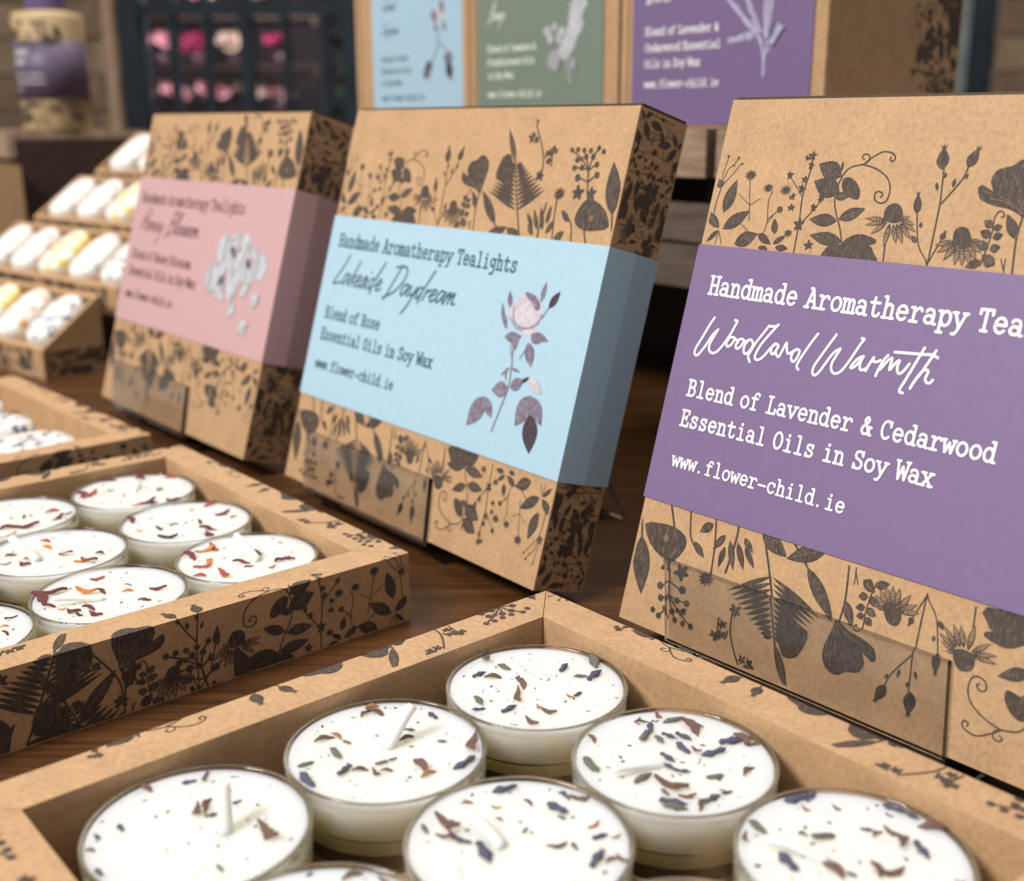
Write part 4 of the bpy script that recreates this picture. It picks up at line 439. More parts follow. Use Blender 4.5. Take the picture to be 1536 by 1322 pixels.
# the shop behind the window
bm = bmesh.new(); box_bm(-1.6, 3.75, -.75, 1.4, 3.8, 2.0, bm)
tag(obj('wall_shop', bm, M['shop']), kind='structure')
for z, lb in ((.150, 'lower dark flower shelf seen through the teal window'), (.268, 'middle dark flower shelf seen through the teal window'), (.388, 'upper dark flower shelf seen through the teal window')):
    sh = empty('shelf', (-.70, 3.02, z-.03)); tag(sh, lb, 'shelf')
    obj('shelf_board', box_bm(-.32, .05, .022, .235, .2, .0298), M['riser'], sh, bevel=.001, seg=1)
    for x_ in (-.3, .2): obj('bracket', box_bm(x_, .05, .006, x_+.012, .2, .0218), M['riser'], sh, bevel=.001, seg=1)
def blob_bm(n, spread, r, seed, flat=.8):
    rd = random.Random(seed); bm = bmesh.new()
    for i in range(n):
        a = rd.uniform(0, 6.28); q = spread*math.sqrt(rd.random())
        c = Vector((q*math.cos(a), q*math.sin(a)*.7, rd.uniform(0, spread*flat*1.2)))
        rr = r*rd.uniform(.75, 1.2); Q = Matrix.Rotation(rd.uniform(.5, 1.2), 3, 'X') @ Matrix.Rotation(rd.uniform(-.5, .5), 3, 'Y')
        # a ruffled flower head: nested cups of petals
        for ring, (m, tilt, s) in enumerate(((5, .5, 1.0), (5, 1.0, .75), (3, 1.35, .45))):
            for k in range(m):
                th = 2*math.pi*k/m+ring*.6; d = Vector((math.cos(th), math.sin(th), 0)); t_ = Vector((-math.sin(th), math.cos(th), 0)); up = Vector((0, 0, 1))
                out = d*math.cos(tilt)+up*math.sin(tilt)
                p = [c, c+out*rr*s*.55+t_*rr*s*.5, c+out*rr*s+t_*rr*s*.25, c+out*rr*s*1.05-t_*rr*s*.25, c+out*rr*s*.55-t_*rr*s*.5]
                bm.faces.new([bm.verts.new(c+Q@(v-c)) for v in p])
    return bm
def foliage_bm(n, r, h, seed, ln=.05):
    rd = random.Random(seed); bm = bmesh.new()
    for i in range(n):
        a = rd.uniform(0, 6.28); q = r*math.sqrt(rd.random()); c = Vector((q*math.cos(a), q*math.sin(a), rd.uniform(0, h)))
        d = Vector((math.cos(a)+rd.uniform(-.6, .6), math.sin(a)+rd.uniform(-.6, .6), rd.uniform(-.2, 1))).normalized()
        s = d.cross(Vector((rd.random(), rd.random(), rd.random()))).normalized()*ln*.22
        bm.faces.new([bm.verts.new(v) for v in (c, c+d*ln*.5+s, c+d*ln, c+d*ln*.5-s)])
    return bm
def bouquet(px, pz, y, col, seed, label, n=9, sp=.024, r=.025):
    t = empty('bouquet', (px, y, pz+.0005)); tag(t, label, 'flowers', None)
    lathe_pot = lathe(bmesh.new(), [(0, 0), (.018, 0), (.022, .032), (.020, .032), (.016, .004), (0, .004)], 16)
    obj('pot', lathe_pot, M['pot'], t, True)
    f = obj('blossoms', blob_bm(n, sp, r, seed), PET[col], t); f.location.z = .045; f['kind'] = 'stuff'
    g = obj('leaves', foliage_bm(24, .022, .03, seed+50, .022), M['leaf'], t); g.location.z = .03; g['kind'] = 'stuff'
for a in ((-.955, .1502, 3.12, 'rose', 1, 'dusky rose bouquet low at the left end of the flower shelves'), (-.90, .2682, 3.12, 'pink', 2, 'pink bouquet at the left end of the middle flower shelf'),
          (-.865, .1502, 3.12, 'pink', 3, 'pale pink bouquet second from the left on the lower shelf'), (-.81, .2682, 3.12, 'magenta', 4, 'deep pink bouquet left of the cream one on the middle shelf'),
          (-.775, .1502, 3.12, 'pink', 5, 'pink bouquet third from the left on the lower flower shelf'), (-.715, .2682, 3.12, 'cream', 6, 'cream bouquet on the middle flower shelf in the window'),
          (-.78, .3882, 3.12, 'pink', 7, 'pink bouquet on the upper flower shelf, left one'), (-.685, .1502, 3.12, 'cream', 8, 'cream bouquet on the lower flower shelf in the window'),
          (-.59, .2682, 3.12, 'magenta', 9, 'bright magenta bouquet at the right of the middle flower shelf'), (-.64, .3882, 3.12, 'rose', 10, 'dusky rose bouquet on the upper flower shelf, right one'),
          (-.60, .1502, 3.12, 'rose', 11, 'dusky rose bouquet at the right end of the lower shelf')):
    bouquet(*a)
t = empty('potted_shrub', (-.33, 3.12, -.75)); tag(t, 'dark green leafy plant at the right of the teal window', 'plant')
obj('pot', lathe(bmesh.new(), [(0, 0), (.1, 0), (.13, .25), (.12, .25), (.09, .01), (0, .01)], 24), M['pot'], t, True)
f = obj('leaves', foliage_bm(900, .09, 1.2, 77, .06), M['leaf'], t); f.location.z = .2; f['kind'] = 'stuff'
# table
tb = empty('display_table', (0, .62, -.75)); tag(tb, 'dark stained wooden table carrying all the candle boxes', 'table')
o = obj('tabletop', box_bm(-1.2, -.60, .715, 1.0, .85, .75), M['table'], tb, bevel=.002)
for sx, sy in ((-1.12, -.52), (.92, -.52), (-1.12, .77), (.92, .77)): obj('leg', box_bm(sx-.03, sy-.03, 0, sx+.03, sy+.03, .715), M['table'], tb, bevel=.002)
# ================================================================ TRAYS
TW = .1402; TH = .0195; RIM = .0109
H2_ = TW/2
def wall_meshes():
    # one long wall with mitred ends, hollow double card rolled over the rim
    h = H2_; b = bmesh.new()
    pr = [(-h, 0), (-h, TH), (-h+RIM, TH), (-h+RIM, .0012)]
    def sec(s):
        out = []
        for y, z in pr: out.append(Vector((s*(-y) - s*.00012, y, z)))
        return out
    A, B = sec(-1), sec(1)
    va = [b.verts.new(p) for p in A]; vb = [b.verts.new(p) for p in B]
    for i in range(4): j = (i+1) % 4; b.faces.new((va[i], va[j], vb[j], vb[i]))
    b.faces.new(va); b.faces.new(vb[::-1])
    return b
def fold_print(x, y, e):
    if y <= TH: return Vector((x-H2_, -H2_-e, y))
    return Vector((x-H2_, -H2_+(y-TH), TH+e))
PA = PRINT_A+PRINT_B; BASE = 96.3
_wm = None; _pm = None
def tray_shell(parent):
    global _wm, _pm
    obj('tray_base', box_bm(-H2_+RIM-.001, -H2_+RIM-.001, .0002, H2_-RIM+.001, H2_-RIM+.001, .0011), M['kraft'], parent)
    for k in range(4):
        if _wm is None:
            w = obj('side_wall', wall_meshes(), M['kraft'], parent, bevel=.0007, seg=3); _wm = w.data
        else:
            w = bpy.data.objects.new('side_wall', _wm); link(w, parent)
        w.rotation_euler.z = k*math.pi/2
        if _pm is None:
            q = print_mesh('floral_print', [(PA, lambda x, y: (139.5-x, y-BASE-.5)), (PA, lambda x, y: (x-45, y-BASE-14))], fold_print, (1, .4, 139, TH*1000+9.2), [((0, TH*1000, 0), (0, 1, 0))], None, w, 'dark botanical print running over the rim')
            _pm = q.data
        else:
            q = bpy.data.objects.new('floral_print', _pm); link(q, w); q['kind'] = 'stuff'; q['label'] = 'dark botanical print running over the rim'
def tray(name, cx, cy, yaw, label, cat='tray'):
    t = empty(name, (cx, cy, 0), (0, 0, yaw)); tag(t, label, cat, 'open kraft trays on the table'); tray_shell(t); return t
def tray_pose(x, y, yaw):       # inner far corner -> centre
    u = Vector((math.cos(yaw), math.sin(yaw))); b = Vector((-math.sin(yaw), math.cos(yaw)))
    c = Vector((x, y))-u*(H2_-RIM)-b*(H2_-RIM); return c, u, b
# ---------------------------------------------------------------- tealights
TR = .019; CH = .0153; ZF = .0012
def cup_bm():
    b = bmesh.new(); R = TR; t = .0006
    prof = [(0, 0), (R-.0019, 0), (R-.0014, .0004), (R-.0013, .0068), (R-.0001, .0071), (R, .0146), (R+.00015, .0150), (R, .0153), (R-.0004, .0153), (R-t, .0149), (R-t-.0001, .0076), (R-t-.0013, .007), (R-t-.0014, .0009), (0, .0009)]
    return lathe(b, prof, 72)
def wax_bm():
    b = bmesh.new(); r = TR-.00055
    prof = [(0, .00095), (r-.0015, .00085), (r-.0013, .0070), (r-.00003, .0078), (r-.00003, .0130), (r-.00022, .0134), (r-.00025, .01475), (r-.0007, .01462), (r-.002, .01455), (r*.6, .0145), (r*.3, .01445), (0, .0145)]
    return lathe(b, prof, 72)
WZ = .0145
def bud_bm(seed, kind):
    rd = random.Random(seed); b = bmesh.new()
    if kind == 'bud':
        prof = [(0, -.5), (.13, -.42), (.2, -.2), (.21, .05), (.15, .3), (.07, .42), (0, .5)]
        lathe(b, prof, 7)
        for v in b.verts:
            s = 1+.3*math.sin(11*v.co.z+seed)+rd.uniform(-.25, .25); x, y, z = v.co
            v.co = Vector((z, x*s+.08*math.sin(3*z+seed), y*s*.8))
    else:
        n = 6; pts = []
        for i in range(n+1):
            t = i/n-.5; w = .17*math.sin(math.pi*(i+.35)/(n+.7))*rd.uniform(.7, 1.4); c = .14*math.sin(4*t+seed); zz = .12*math.cos(5*t+seed)+.06
            pts.append((Vector((t, c+w, zz+.05)), Vector((t, c-w, zz-.02))))
        up = [(b.verts.new(p), b.verts.new(q)) for p, q in pts]; dn = [(b.verts.new(p-Vector((0, 0, .09))), b.verts.new(q-Vector((0, 0, .09)))) for p, q in pts]
        for (a, c), (d, e), (a2, c2), (d2, e2) in zip(up, up[1:], dn, dn[1:]):
            b.faces.new((a, c, e, d)); b.faces.new((a2, d2, e2, c2)); b.faces.new((a, d, d2, a2)); b.faces.new((c, c2, e2, e))
        b.faces.new((up[0][0], dn[0][0], dn[0][1], up[0][1])); b.faces.new((up[-1][0], up[-1][1], dn[-1][1], dn[-1][0]))
    return b
BUDM = {}
def bud_mesh(ty, v):
    k = (ty, v)
    if k not in BUDM:
        kind = 'bud' if ty in 'bg' else 'flake'
        o = obj('bud', bud_bm(v*3+ord(ty), kind), M['bud_'+ty], None, kind == 'bud'); BUDM[k] = o.data; bpy.data.objects.remove(o)
    return BUDM[k]
BN = {'b': 'lavender_bud', 'g': 'lavender_bud', 'r': 'dried_petal', 'o': 'dried_petal', 'R': 'rose_petal', 'O': 'rose_petal', 'M': 'rose_petal', 'k': 'dried_petal'}
def speck_bm(seed, n=70):
    rd = random.Random(seed); b = bmesh.new()
    for i in range(n):
        r = .0172*math.sqrt(rd.random()); a = rd.uniform(0, 6.28); s = rd.choice((.0001, .00015, .0002, .0003, .00055)); x, y = r*math.cos(a), r*math.sin(a)
        th = rd.uniform(0, 6.28); c, d = math.cos(th)*s, math.sin(th)*s; e = rd.uniform(.2, .6)
        prism(b, [(x+c, y+d, 0), (x-d*e, y+c*e, 0), (x-c, y-d, 0), (x+d*e, y-c*e, 0)], (0, 0, .0001))
    return b
CUPM = WAXM = None
SPM = {}
def tealight(trayname, key, i, j, cxy, u, b_, yaw, label, rosy):
    global CUPM, WAXM
    off = TW/2-RIM-TR-.0005
    g = .03834; lx, ly = off-g*i, off-g*j
    c = Vector(cxy)+Vector(u)*lx+Vector(b_)*ly
    t = empty('tealight', (c.x, c.y, ZF)); tag(t, label, 'candle', 'rose petal tealights in the middle tray' if rosy else 'lavender tealights in the front tray')
    if CUPM is None:
        o = obj('cup', cup_bm(), M['plastic'], t, True); CUPM = o.data; o2 = obj('wax', wax_bm(), M['wax'], t, True); WAXM = o2.data
    else:
        o = link(bpy.data.objects.new('cup', CUPM), t); o2 = link(bpy.data.objects.new('wax', WAXM), t)
    wk = WICKS.get(key); rd = random.Random(ord(key))
    if wk:
        x0, y0, x1, y1, h = wk; h /= 1e3; p0 = Vector((x0/1e3, y0/1e3, WZ-.0004)); p1 = Vector((x1/1e3, y1/1e3, WZ+h))
        if p1.xy.length > .0178: p1.xy = p1.xy*(.0178/p1.xy.length)
        mid = p0.lerp(p1, .5)+Vector((0, 0, .0004+(.0006 if h > .002 else .0002)))
        obj('wick', tube(bmesh.new(), smooth3([p0, mid, p1]), .00125 if h > .0025 else .0008, .00105 if h > .0025 else .0006, 12), M['wick'], t, True)
    else:
        a = rd.uniform(0, 6.28); L = .008
        obj('wick', tube(bmesh.new(), smooth3([Vector((0, 0, WZ-.0003)), Vector((math.cos(a)*L*.5, math.sin(a)*L*.5, WZ+.0007)), Vector((math.cos(a)*L, math.sin(a)*L, WZ+.0003))]), .0009, .0008, 8), M['wick'], t, True)
    data = BUDS.get(key)
    if data is None:
        data = []
        for q in range(14):
            r = 16*math.sqrt(rd.random()); a = rd.uniform(0, 6.28); data.append([r*math.cos(a), r*math.sin(a), rd.uniform(0, 3.1), rd.uniform(1.5, 4), rd.choice('RMMO' if rosy else 'bbgrr')])
    for q, (x, y, a, L, ty) in enumerate(data):
        L = max(L, 1.1)
        o = link(bpy.data.objects.new(BN[ty], bud_mesh(ty, q % 4)), t)
        s = L/1000; w = max(s*.8, .0016) if ty in 'bgR' else max(s*.9, .0014)
        o.location = (x/1e3, y/1e3, WZ+.0002+w*.05); o.rotation_euler = (rd.uniform(-.3, .3), rd.uniform(-.12, .12), a); o.scale = (s*1.08, w, w*.8)
    k = (rosy, ord(key) % 3)
    if k not in SPM:
        SPM[k] = obj('petal_specks', speck_bm(ord(key), 70 if rosy else 80), [M['bud_M'] if rosy else M['bud_k']], t).data; o = bpy.data.objects[-1]
        for ch in t.children:
            if ch.data == SPM[k]: ch.location.z = WZ; ch['kind'] = 'stuff'
    else:
        o = link(bpy.data.objects.new('petal_specks', SPM[k]), t); o.location.z = WZ; o.rotation_euler.z = rd.uniform(0, 6.28); o['kind'] = 'stuff'
    return t
def smooth3(P, n=5):
    out = []
    for k in range(n*(len(P)-1)+1):
        t = k/(n*(len(P)-1)); a = P[0].lerp(P[1], t); b = P[1].lerp(P[2], t); out.append(a.lerp(b, t))
    return out
for nm, pose, lab, keys, rosy in (
    ('tealight_tray', (.00707, .2467, .70989), 'open kraft tray of lavender topped tealights nearest the camera',
     {(0,0):('A','lavender tealight in the far corner of the front tray, its wick lying flat'), (1,0):('B','lavender tealight left of the corner one in the front tray, wick standing and leaning'),
      (2,0):('D','sparsely topped tealight at the left corner of the front tray, wick upright'), (0,1):('C','lavender tealight with a dense heap of blue buds in the front tray'),
      (1,1):('E','lavender tealight in the centre of the front tray with a half raised wick'), (0,2):('F','rightmost lavender tealight in the front tray beside the purple box'),
      (2,1):('G','tealight at the bottom edge of the photo between the left corner and centre ones'),
      (1,2):('W','lavender tealight below the centre one in the front tray, outside the photo'), (2,2):('X','lavender tealight in the nearest corner of the front tray, outside the photo')}, False),
    ('tealight_tray', (-.11947, .38002, .70082), 'open kraft tray of rose petal tealights in the middle with floral print sides',
     {(0,0):('P','rose petal tealight in the far corner of the middle tray'), (0,1):('Q','rose petal tealight halfway along the right wall of the middle tray'),
      (0,2):('R','tealight in the near right corner of the middle tray with orange and red petals'), (1,0):('S','rose petal tealight left of the far corner one in the middle tray'),
      (1,1):('T','rose petal tealight in the centre of the middle tray with a slanting wick'), (1,2):('U','tealight at the near wall of the middle tray with a thick maroon petal cluster'),
      (2,2):('V','tealight cut by the left photo edge at the near wall of the middle tray'),
      (2,0):('Y','rose petal tealight in the far left corner of the middle tray, outside the photo'), (2,1):('Z','rose petal tealight at the left wall of the middle tray, outside the photo')}, True)):
    cc, u, b_ = tray_pose(*pose)
    tray(nm, cc.x, cc.y, pose[2], lab)
    for (i, j), (key, lb) in keys.items(): tealight(nm, key, i, j, cc, u, b_, pose[2], lb, rosy)
# third tray with wax bars
y3 = .735; u3 = Vector((math.cos(y3), math.sin(y3))); b3 = Vector((-math.sin(y3), math.cos(y3)))
c3 = Vector((-.1334, .4101))-u3*H2_+b3*H2_
tray('wax_bar_tray', c3.x, c3.y, y3, 'open kraft tray of speckled wax bars behind the middle tealight tray')
def melt_mat(name, c0, c1, sc=260, p=.62):
    x = N(name); a = x.noise(sc, 4); r = x.ramp(a.outputs[0], [(p-.04, (.88, .87, .84)), (p+.03, c0), (min(.99, p+.14), c1)])
    x.l(r.outputs[0], x.b.inputs['Base Color']); x.b.inputs['Roughness'].default_value = .35; x.b.inputs['Subsurface Weight'].default_value = .2
    x.b.inputs['Subsurface Radius'].default_value = (.004, .003, .002); x.b.inputs['Subsurface Scale'].default_value = 1; return x.m
MM = {'white': melt_mat('white_melt', (.6, .6, .62), (.3, .3, .33), 150, .64), 'grey': melt_mat('lavender_melt', (.18, .18, .27), (.07, .07, .12), 190, .56), 'red': melt_mat('red_petal_melt', (.40, .12, .14), (.22, .03, .05), 200, .6),
      'yellow': melt_mat('yellow_petal_melt', (.84, .74, .36), (.82, .55, .12), 90, .50), 'orange': melt_mat('orange_petal_melt', (.75, .40, .16), (.55, .2, .06), 160, .58)}
def melt_bm(L, W, H):
    b = bmesh.new(); n = 28; rings = []
    for s, z in ((.93, 0), (1.0, H*.35), (.97, H*.7), (.86, H*.92), (.6, H)):
        ring = []
        for i in range(n):
            a = 2*math.pi*i/n; cx = (L-W)/2*(1 if math.cos(a) > 0 else -1)*min(1, abs(math.cos(a))*3)
            ring.append(b.verts.new((cx+W/2*s*math.cos(a), W/2*s*math.sin(a), z)))
        rings.append(ring)
    for a_, c_ in zip(rings, rings[1:]):
        for i in range(n): j = (i+1) % n; b.faces.new((a_[i], a_[j], c_[j], c_[i]))
    b.faces.new(rings[0][::-1]); b.faces.new(rings[-1]); return b
mb = {}
for k, (dx, dy, ang, cl, lab) in enumerate(((.003, -.0385, .012, 'grey', 'long wax bar lying nearest the near wall of the third tray'), (.001, .0, -.015, 'grey', 'long wax bar in the middle of the third tray'), (.003, .0385, .01, 'grey', 'long wax bar at the far wall of the third tray'))):
    o = obj('wax_bar', melt_bm(.104, .032, .0165), MM[cl], None, True)
    p = c3+u3*dx+b3*dy; o.location = (p.x, p.y, ZF+.0001); o.rotation_euler.z = y3+ang; tag(o, lab, 'wax bar', 'speckled wax bars in the third tray')
# ================================================================ LEANING BOXES
def cuboid_face_print(name, layers, fmap, clip, parent, mats=None, label=None, step=0): return print_mesh(name, layers, fmap, clip, (), mats or [M['ink'], M['ink_light'], M['ink_pale']], parent, label, step)
BW, BD = .139, .0187
def leaning_box(name, x, y, z, yaw, tilt, H, b0, b1, col, ink, label, art, words):
    t = empty(name, (x, y, z), (-tilt, 0, yaw)); tag(t, label, 'box', 'sleeved tealight boxes leaning on clear easels')
    c = obj('carton', box_bm(0, 0, 0, BW, BD, H), M['kraft'], t, bevel=.0007, seg=3)
    obj('lid_flap', box_bm(.0006, .0009, H+.0001, BW-.0004, BD-.0003, H+.0009), M['lid_dark'], t)['label'] = 'printed lid flap with shade in its dark colour'
    dt = 0
    top = [(PA, lambda X, Y: (X, Y-96.3+b1*1000))]
    fr = lambda X, Y, e: Vector((X, -e, Y))
    cuboid_face_print('floral_print', [(PA, lambda X, Y: (X, Y-96.3+b1*1000))], fr, (.7, b1*1000-1, BW*1000-.7, H*1000-.7), c, label='plants printed above the sleeve')
    cuboid_face_print('floral_print', [(PA, lambda X, Y: (139-X, b0*1000-(Y-96.3)-1.5))], fr, (.7, .7, BW*1000-.7, b0*1000+1), c, label='plants printed upside down below the sleeve')
    sd = lambda X, Y, e: Vector((BW+e, Y, X))
    cuboid_face_print('floral_print', [(PA, lambda X, Y: (X*.62-2, (Y-96.3)*.62)), (PA, lambda X, Y: (132-X*.62, (Y-96.3)*.6)), (PA, lambda X, Y: (X*.6-8, 19-(Y-96.3)*.6)), (PA, lambda X, Y: (128-X*.6, 19-(Y-96.3)*.6))], sd, (.7, .6, H*1000-.7, BD*1000-.6), c, label='dense plant print on the narrow side')
    g = .0004; loop = [(-g, -g), (BW+g, -g), (BW+g+.0007, BD/2), (BW+g, BD+g), (-g, BD+g), (-g-.0007, BD/2)]
    b = bmesh.new(); inn = [(.00005-g if a < BW/2 else BW+g-.00025, 0) for a, _ in loop]
    o_ = [[b.verts.new((a, q, zz)) for a, q in loop] for zz in (b0, b1)]
    cxm, cym = BW/2, BD/2
    i_ = [[b.verts.new((a-math.copysign(.00025, a-cxm), q-(math.copysign(.00025, q-cym) if abs(q-cym) > 1e-4 else 0), zz)) for a, q in loop] for zz in (b0, b1)]
    for k in range(6):
        j = (k+1) % 6
        b.faces.new((o_[0][k], o_[0][j], o_[1][j], o_[1][k])); b.faces.new((i_[0][k], i_[1][k], i_[1][j], i_[0][j]))
        b.faces.new((o_[1][k], o_[1][j], i_[1][j], i_[1][k])); b.faces.new((o_[0][k], i_[0][k], i_[0][j], o_[0][j]))
    s = obj('sleeve', b, col, t)
    s['label'] = {'p': 'purple paper sleeve', 'b': 'pale blue paper sleeve', 'k': 'dusty pink paper sleeve'}[words[0]]
    fs = lambda X, Y, e: Vector((X, -g-e, Y))
    q = print_mesh('lettering', [(words[1], ID)], fs, None, (), [ink], s, words[2], kind=None)
    if art: print_mesh('illustration', [(art[0], ID)], fs, None, (), art[1], s, art[2], .000006, kind=None)
    return t
def easel(x, y, z, yaw, tilt, label, u0=.0145, u1=.0885):
    t = empty('acrylic_easel', (x, y, 0), (0, 0, yaw)); tag(t, label, 'stand', 'clear acrylic easels under the leaning boxes')
    ct, st = math.cos(tilt), math.sin(tilt)
    def P(e, h): return (e*ct+h*st, z-e*st+h*ct)     # (depth, height) world-aligned
    th = .0016
    def plate(nm, e0, h0, e1, h1, ua0, ua1, ub0, ub1, thick=th):
        # from (e0,h0) spanning ua to (e1,h1) spanning ub, in world depth/height
        (y0, z0), (y1, z1) = (e0, h0), (e1, h1); L = math.hypot(y1-y0, z1-z0); ny, nz = -(z1-z0)/L*thick, (y1-y0)/L*thick
        b = bmesh.new(); prism(b, [(ua0, y0, z0), (ua1, y0, z0), (ub1, y1, z1), (ub0, y1, z1)], (0, ny, nz))
        return obj(nm, b, M['acrylic'], t, bevel=.0002, seg=1)
    # front lip (rises in front of the box), ledge, back plate, rear foot
    a0 = P(-.0007, -.0003); a1 = P(-.0007, .0188)
    plate('front_lip', a0[0], a0[1], a1[0], a1[1], u0+.003, u1+.0015, u0-.0025, u1-.002)
    l0 = P(-.0007, -.0003); l1 = P(BD+.004, -.0003); plate('ledge', l1[0], l1[1], l0[0], l0[1], u0+.003, u1+.0015, u0+.003, u1+.0015, .0018)
    k0 = P(BD+.0016, .0005); k1 = P(BD+.0016, .095); plate('back_plate', k1[0], k1[1], k0[0], k0[1], u0+.012, u1-.012, u0, u1)
    f0 = P(BD+.0045, .088); plate('rear_leg', .077, .0004, f0[0], f0[1], u0+.004, u1+.0085, u0+.014, u1-.014)
    plate('front_foot', .004, .0003, .074, .0003, u0+.004, u0+.010, u0+.004, u0+.010, .0016); plate('front_foot', .004, .0003, .074, .0003, u1-.002, u1+.004, u1-.002, u1+.004, .0016)
    return t
URL = 'www.flower-child.ie'
def words(first, script, lines, b1off=0):
    out = text('Handmade Aromatherapy Tealights', 5.7, 84.4+b1off, 4.3) + script
    y = 59.0+b1off
    for l in lines: out += text(l, 6.0, y, 3.8); y -= 7.6
    return out + text(URL, 6.2, 41.2+b1off, 3.3, .79)
wp = words('p', WOODLAND, ['Blend of Lavender & Cedarwood', 'Essential Oils in Soy Wax'])
leaning_box('tealight_box', .02718, .27104, .00848, -.85338, .28137, .13221, .03167, .09627, M['purple'], M['white_ink'], 'kraft tealight box with purple sleeve and white lettering at the right', None, ('p', wp, 'white lettering'))
easel(.02718, .27104, .00848, -.85338, .28137, 'clear acrylic easel holding the purple sleeved box')
wb = words('b', cursive('Lakeside Daydream', 7.0, 71.0, 4.1, .7, .35, 1.16), ['Blend of Rose', 'Essential Oils in Soy Wax'], -.3)
leaning_box('tealight_box', -.08222, .39735, .00782, -.88708, .28264, .13194, .03048, .0946, M['blue'], M['navy_ink'], 'kraft tealight box with pale blue sleeve and rose drawing in the middle', (ROSE, [M['pale'], M['mid'], M['dark']], 'grey rose drawing'), ('b', wb, 'dark teal lettering'))
easel(-.08222, .39735, .00782, -.88708, .28264, 'clear acrylic easel holding the pale blue sleeved box')
wk_ = words('k', cursive('Honey Blossom', 9.0, 78.5, 4.1, .7, .35, 1.3), ['Blend of Honey Blossom', 'Essential Oils in Soy Wax'], 6.6)
leaning_box('tealight_box', -.19046, .52016, .00857, -.87148, .28385, .13073, .03708, .10216, M['pink'], M['plum_ink'], 'kraft tealight box with dusty pink sleeve and white blossoms, farthest of the leaning boxes', (BLOSSOM, [M['bloom'], M['bloom_edge'], M['dark']], 'pale grey blossom drawing'), ('k', wk_, 'dark plum lettering'))
easel(-.19046, .52016, .00857, -.87148, .28385, 'clear acrylic easel holding the dusty pink sleeved box')
# ================================================================ CRATES + UPPER BOXES
def crate(x, y, z, yaw, s0, s1, depth, label, low=None):
    """top at z; front face runs from s0 to s1 along local x; open slatted box"""
    t = empty('wooden_crate', (x, y, 0), (0, 0, yaw)); tag(t, label, 'crate', 'wooden crates raised behind the display')
    n = 5; dd = depth/n
    for k in range(n): obj('top_board', box_bm(s0, k*dd+.0006, z-.006, s1, (k+1)*dd-.0006, z), M['crate'], t, bevel=.0006, seg=1)
    obj('front_board', box_bm(s0, -.0062, z-.0185, s1, -.0002, z-.0002), M['crate'], t, bevel=.0008, seg=1)
    for (za, zb) in ((z-.0295-.0155, z-.0295), (z-.064, z-.0465)):
        obj('slat', box_bm(s0, .004, za, s1, .009, zb), M['crate_grey'], t, bevel=.0006, seg=1)
    for sx in (s0, s1-.012):
        for yy in (.0095, depth-.012): obj('corner_post', box_bm(sx, yy, 0.0005, sx+.012, yy+.0115, z-.0062), M['riser'], t, bevel=.0006, seg=1)
    obj('back_panel', box_bm(s0, depth-.0003, 0.0005, s1, depth+.004, z-.0062), M['riser'], t)
    for k, (za, zb) in enumerate(((.0005, .028), (.031, .058), (.061, .088), (.091, z-.0065))):
        if zb-za < .008: continue
        obj('side_slat', box_bm(s0-.0001, .0215, za, s0+.004, depth-.013, zb), M['riser'], t); obj('side_slat', box_bm(s1-.004, .0215, za, s1, depth-.013, zb), M['riser'], t)  # dark wood puts the shade of the crate sides into the colour
    return t
OX, OY, Z8, Y8 = .05026, .5, .12753, -.88
crate(OX, OY, Z8, Y8, -.235, .0473, .13, 'weathered wooden crate carrying the blue, green and purple upright boxes')
crate(OX, OY, Z8, Y8, .0525, .115, .13, 'smaller wooden crate behind the purple sleeved box')
def upright_box(s0, s1, col, ink, label, art, items, lab_s0, lab_s1, plabel):
    u = Vector((math.cos(Y8), math.sin(Y8))); p = Vector((OX, OY))+u*s0
    t = empty('candle_box', (p.x, p.y, Z8+.0003), (0, 0, Y8)); tag(t, label, 'box', 'upright candle boxes on the crates'); W = s1-s0; D = .086; H = .150
    c = obj('carton', box_bm(0, 0, 0, W, D, H), M['kraft'], t, bevel=.0008, seg=3)
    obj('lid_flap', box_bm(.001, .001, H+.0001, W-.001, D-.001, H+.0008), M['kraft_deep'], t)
    obj('front_edge', box_bm(W-.0052, -.0007, .0006, W-.0002, -.0001, H-.0006), M['kraft'], t, bevel=.0002, seg=1)
    obj('front_edge', box_bm(.0002, -.0007, .0006, .0036, -.0001, H-.0006), M['kraft'], t, bevel=.0002, seg=1)
    l = obj('paper_label', box_bm(lab_s0-s0, -.0006, .0012, lab_s1-s0, -.0001, .128), col, t); l['label'] = plabel
    fs = lambda X, Y, e: Vector((X-s0, -.0006-e, Y))
    print_mesh('lettering', [(items, ID)], fs, (lab_s0*1000, 1.5, lab_s1*1000, 127), (), [ink], l, None, kind=None)
    print_mesh('illustration', [(art[0], ID)], fs, (lab_s0*1000, 1.5, lab_s1*1000, 127), (), art[1], l, None, .000006, kind=None)
    sd = lambda X, Y, e: Vector((W+e, X, Y))
    cuboid_face_print('floral_print', [(PA, lambda X, Y: (84-(Y-96.3)*1.3, X*1.15-10)), (PA, lambda X, Y: (100-(Y-96.3)*1.3, 150-X*1.1))], sd, (1, 1, D*1000-1, H*1000-1), c, label='plants printed on the side')
    return t
def uw(x, ys, lines, cap=2.85): 
    out = []
    for y, l in zip(ys, lines): out += text(l, x, y, cap, .75)
    return out
upright_box(-.2103, -.1093, M['blue'], M['navy_ink'], 'upright kraft box with pale blue label and small rose, leftmost on the crate', (SMALL_ROSE, [M['pale'], M['mid'], M['dark']]),
    cursive('Lakeside', -184, 58.3, 2.5, .32)+cursive('Daydream', -185, 46.5, 2.5, .32)+uw(-186, (33.2, 27.2, 21.2), ('Blend of Rose', 'Essential Oils', 'in Soy Wax'), 2.7)+text(URL, -186, 13.6, 2.7), -.1941, -.1117, 'pale blue label')
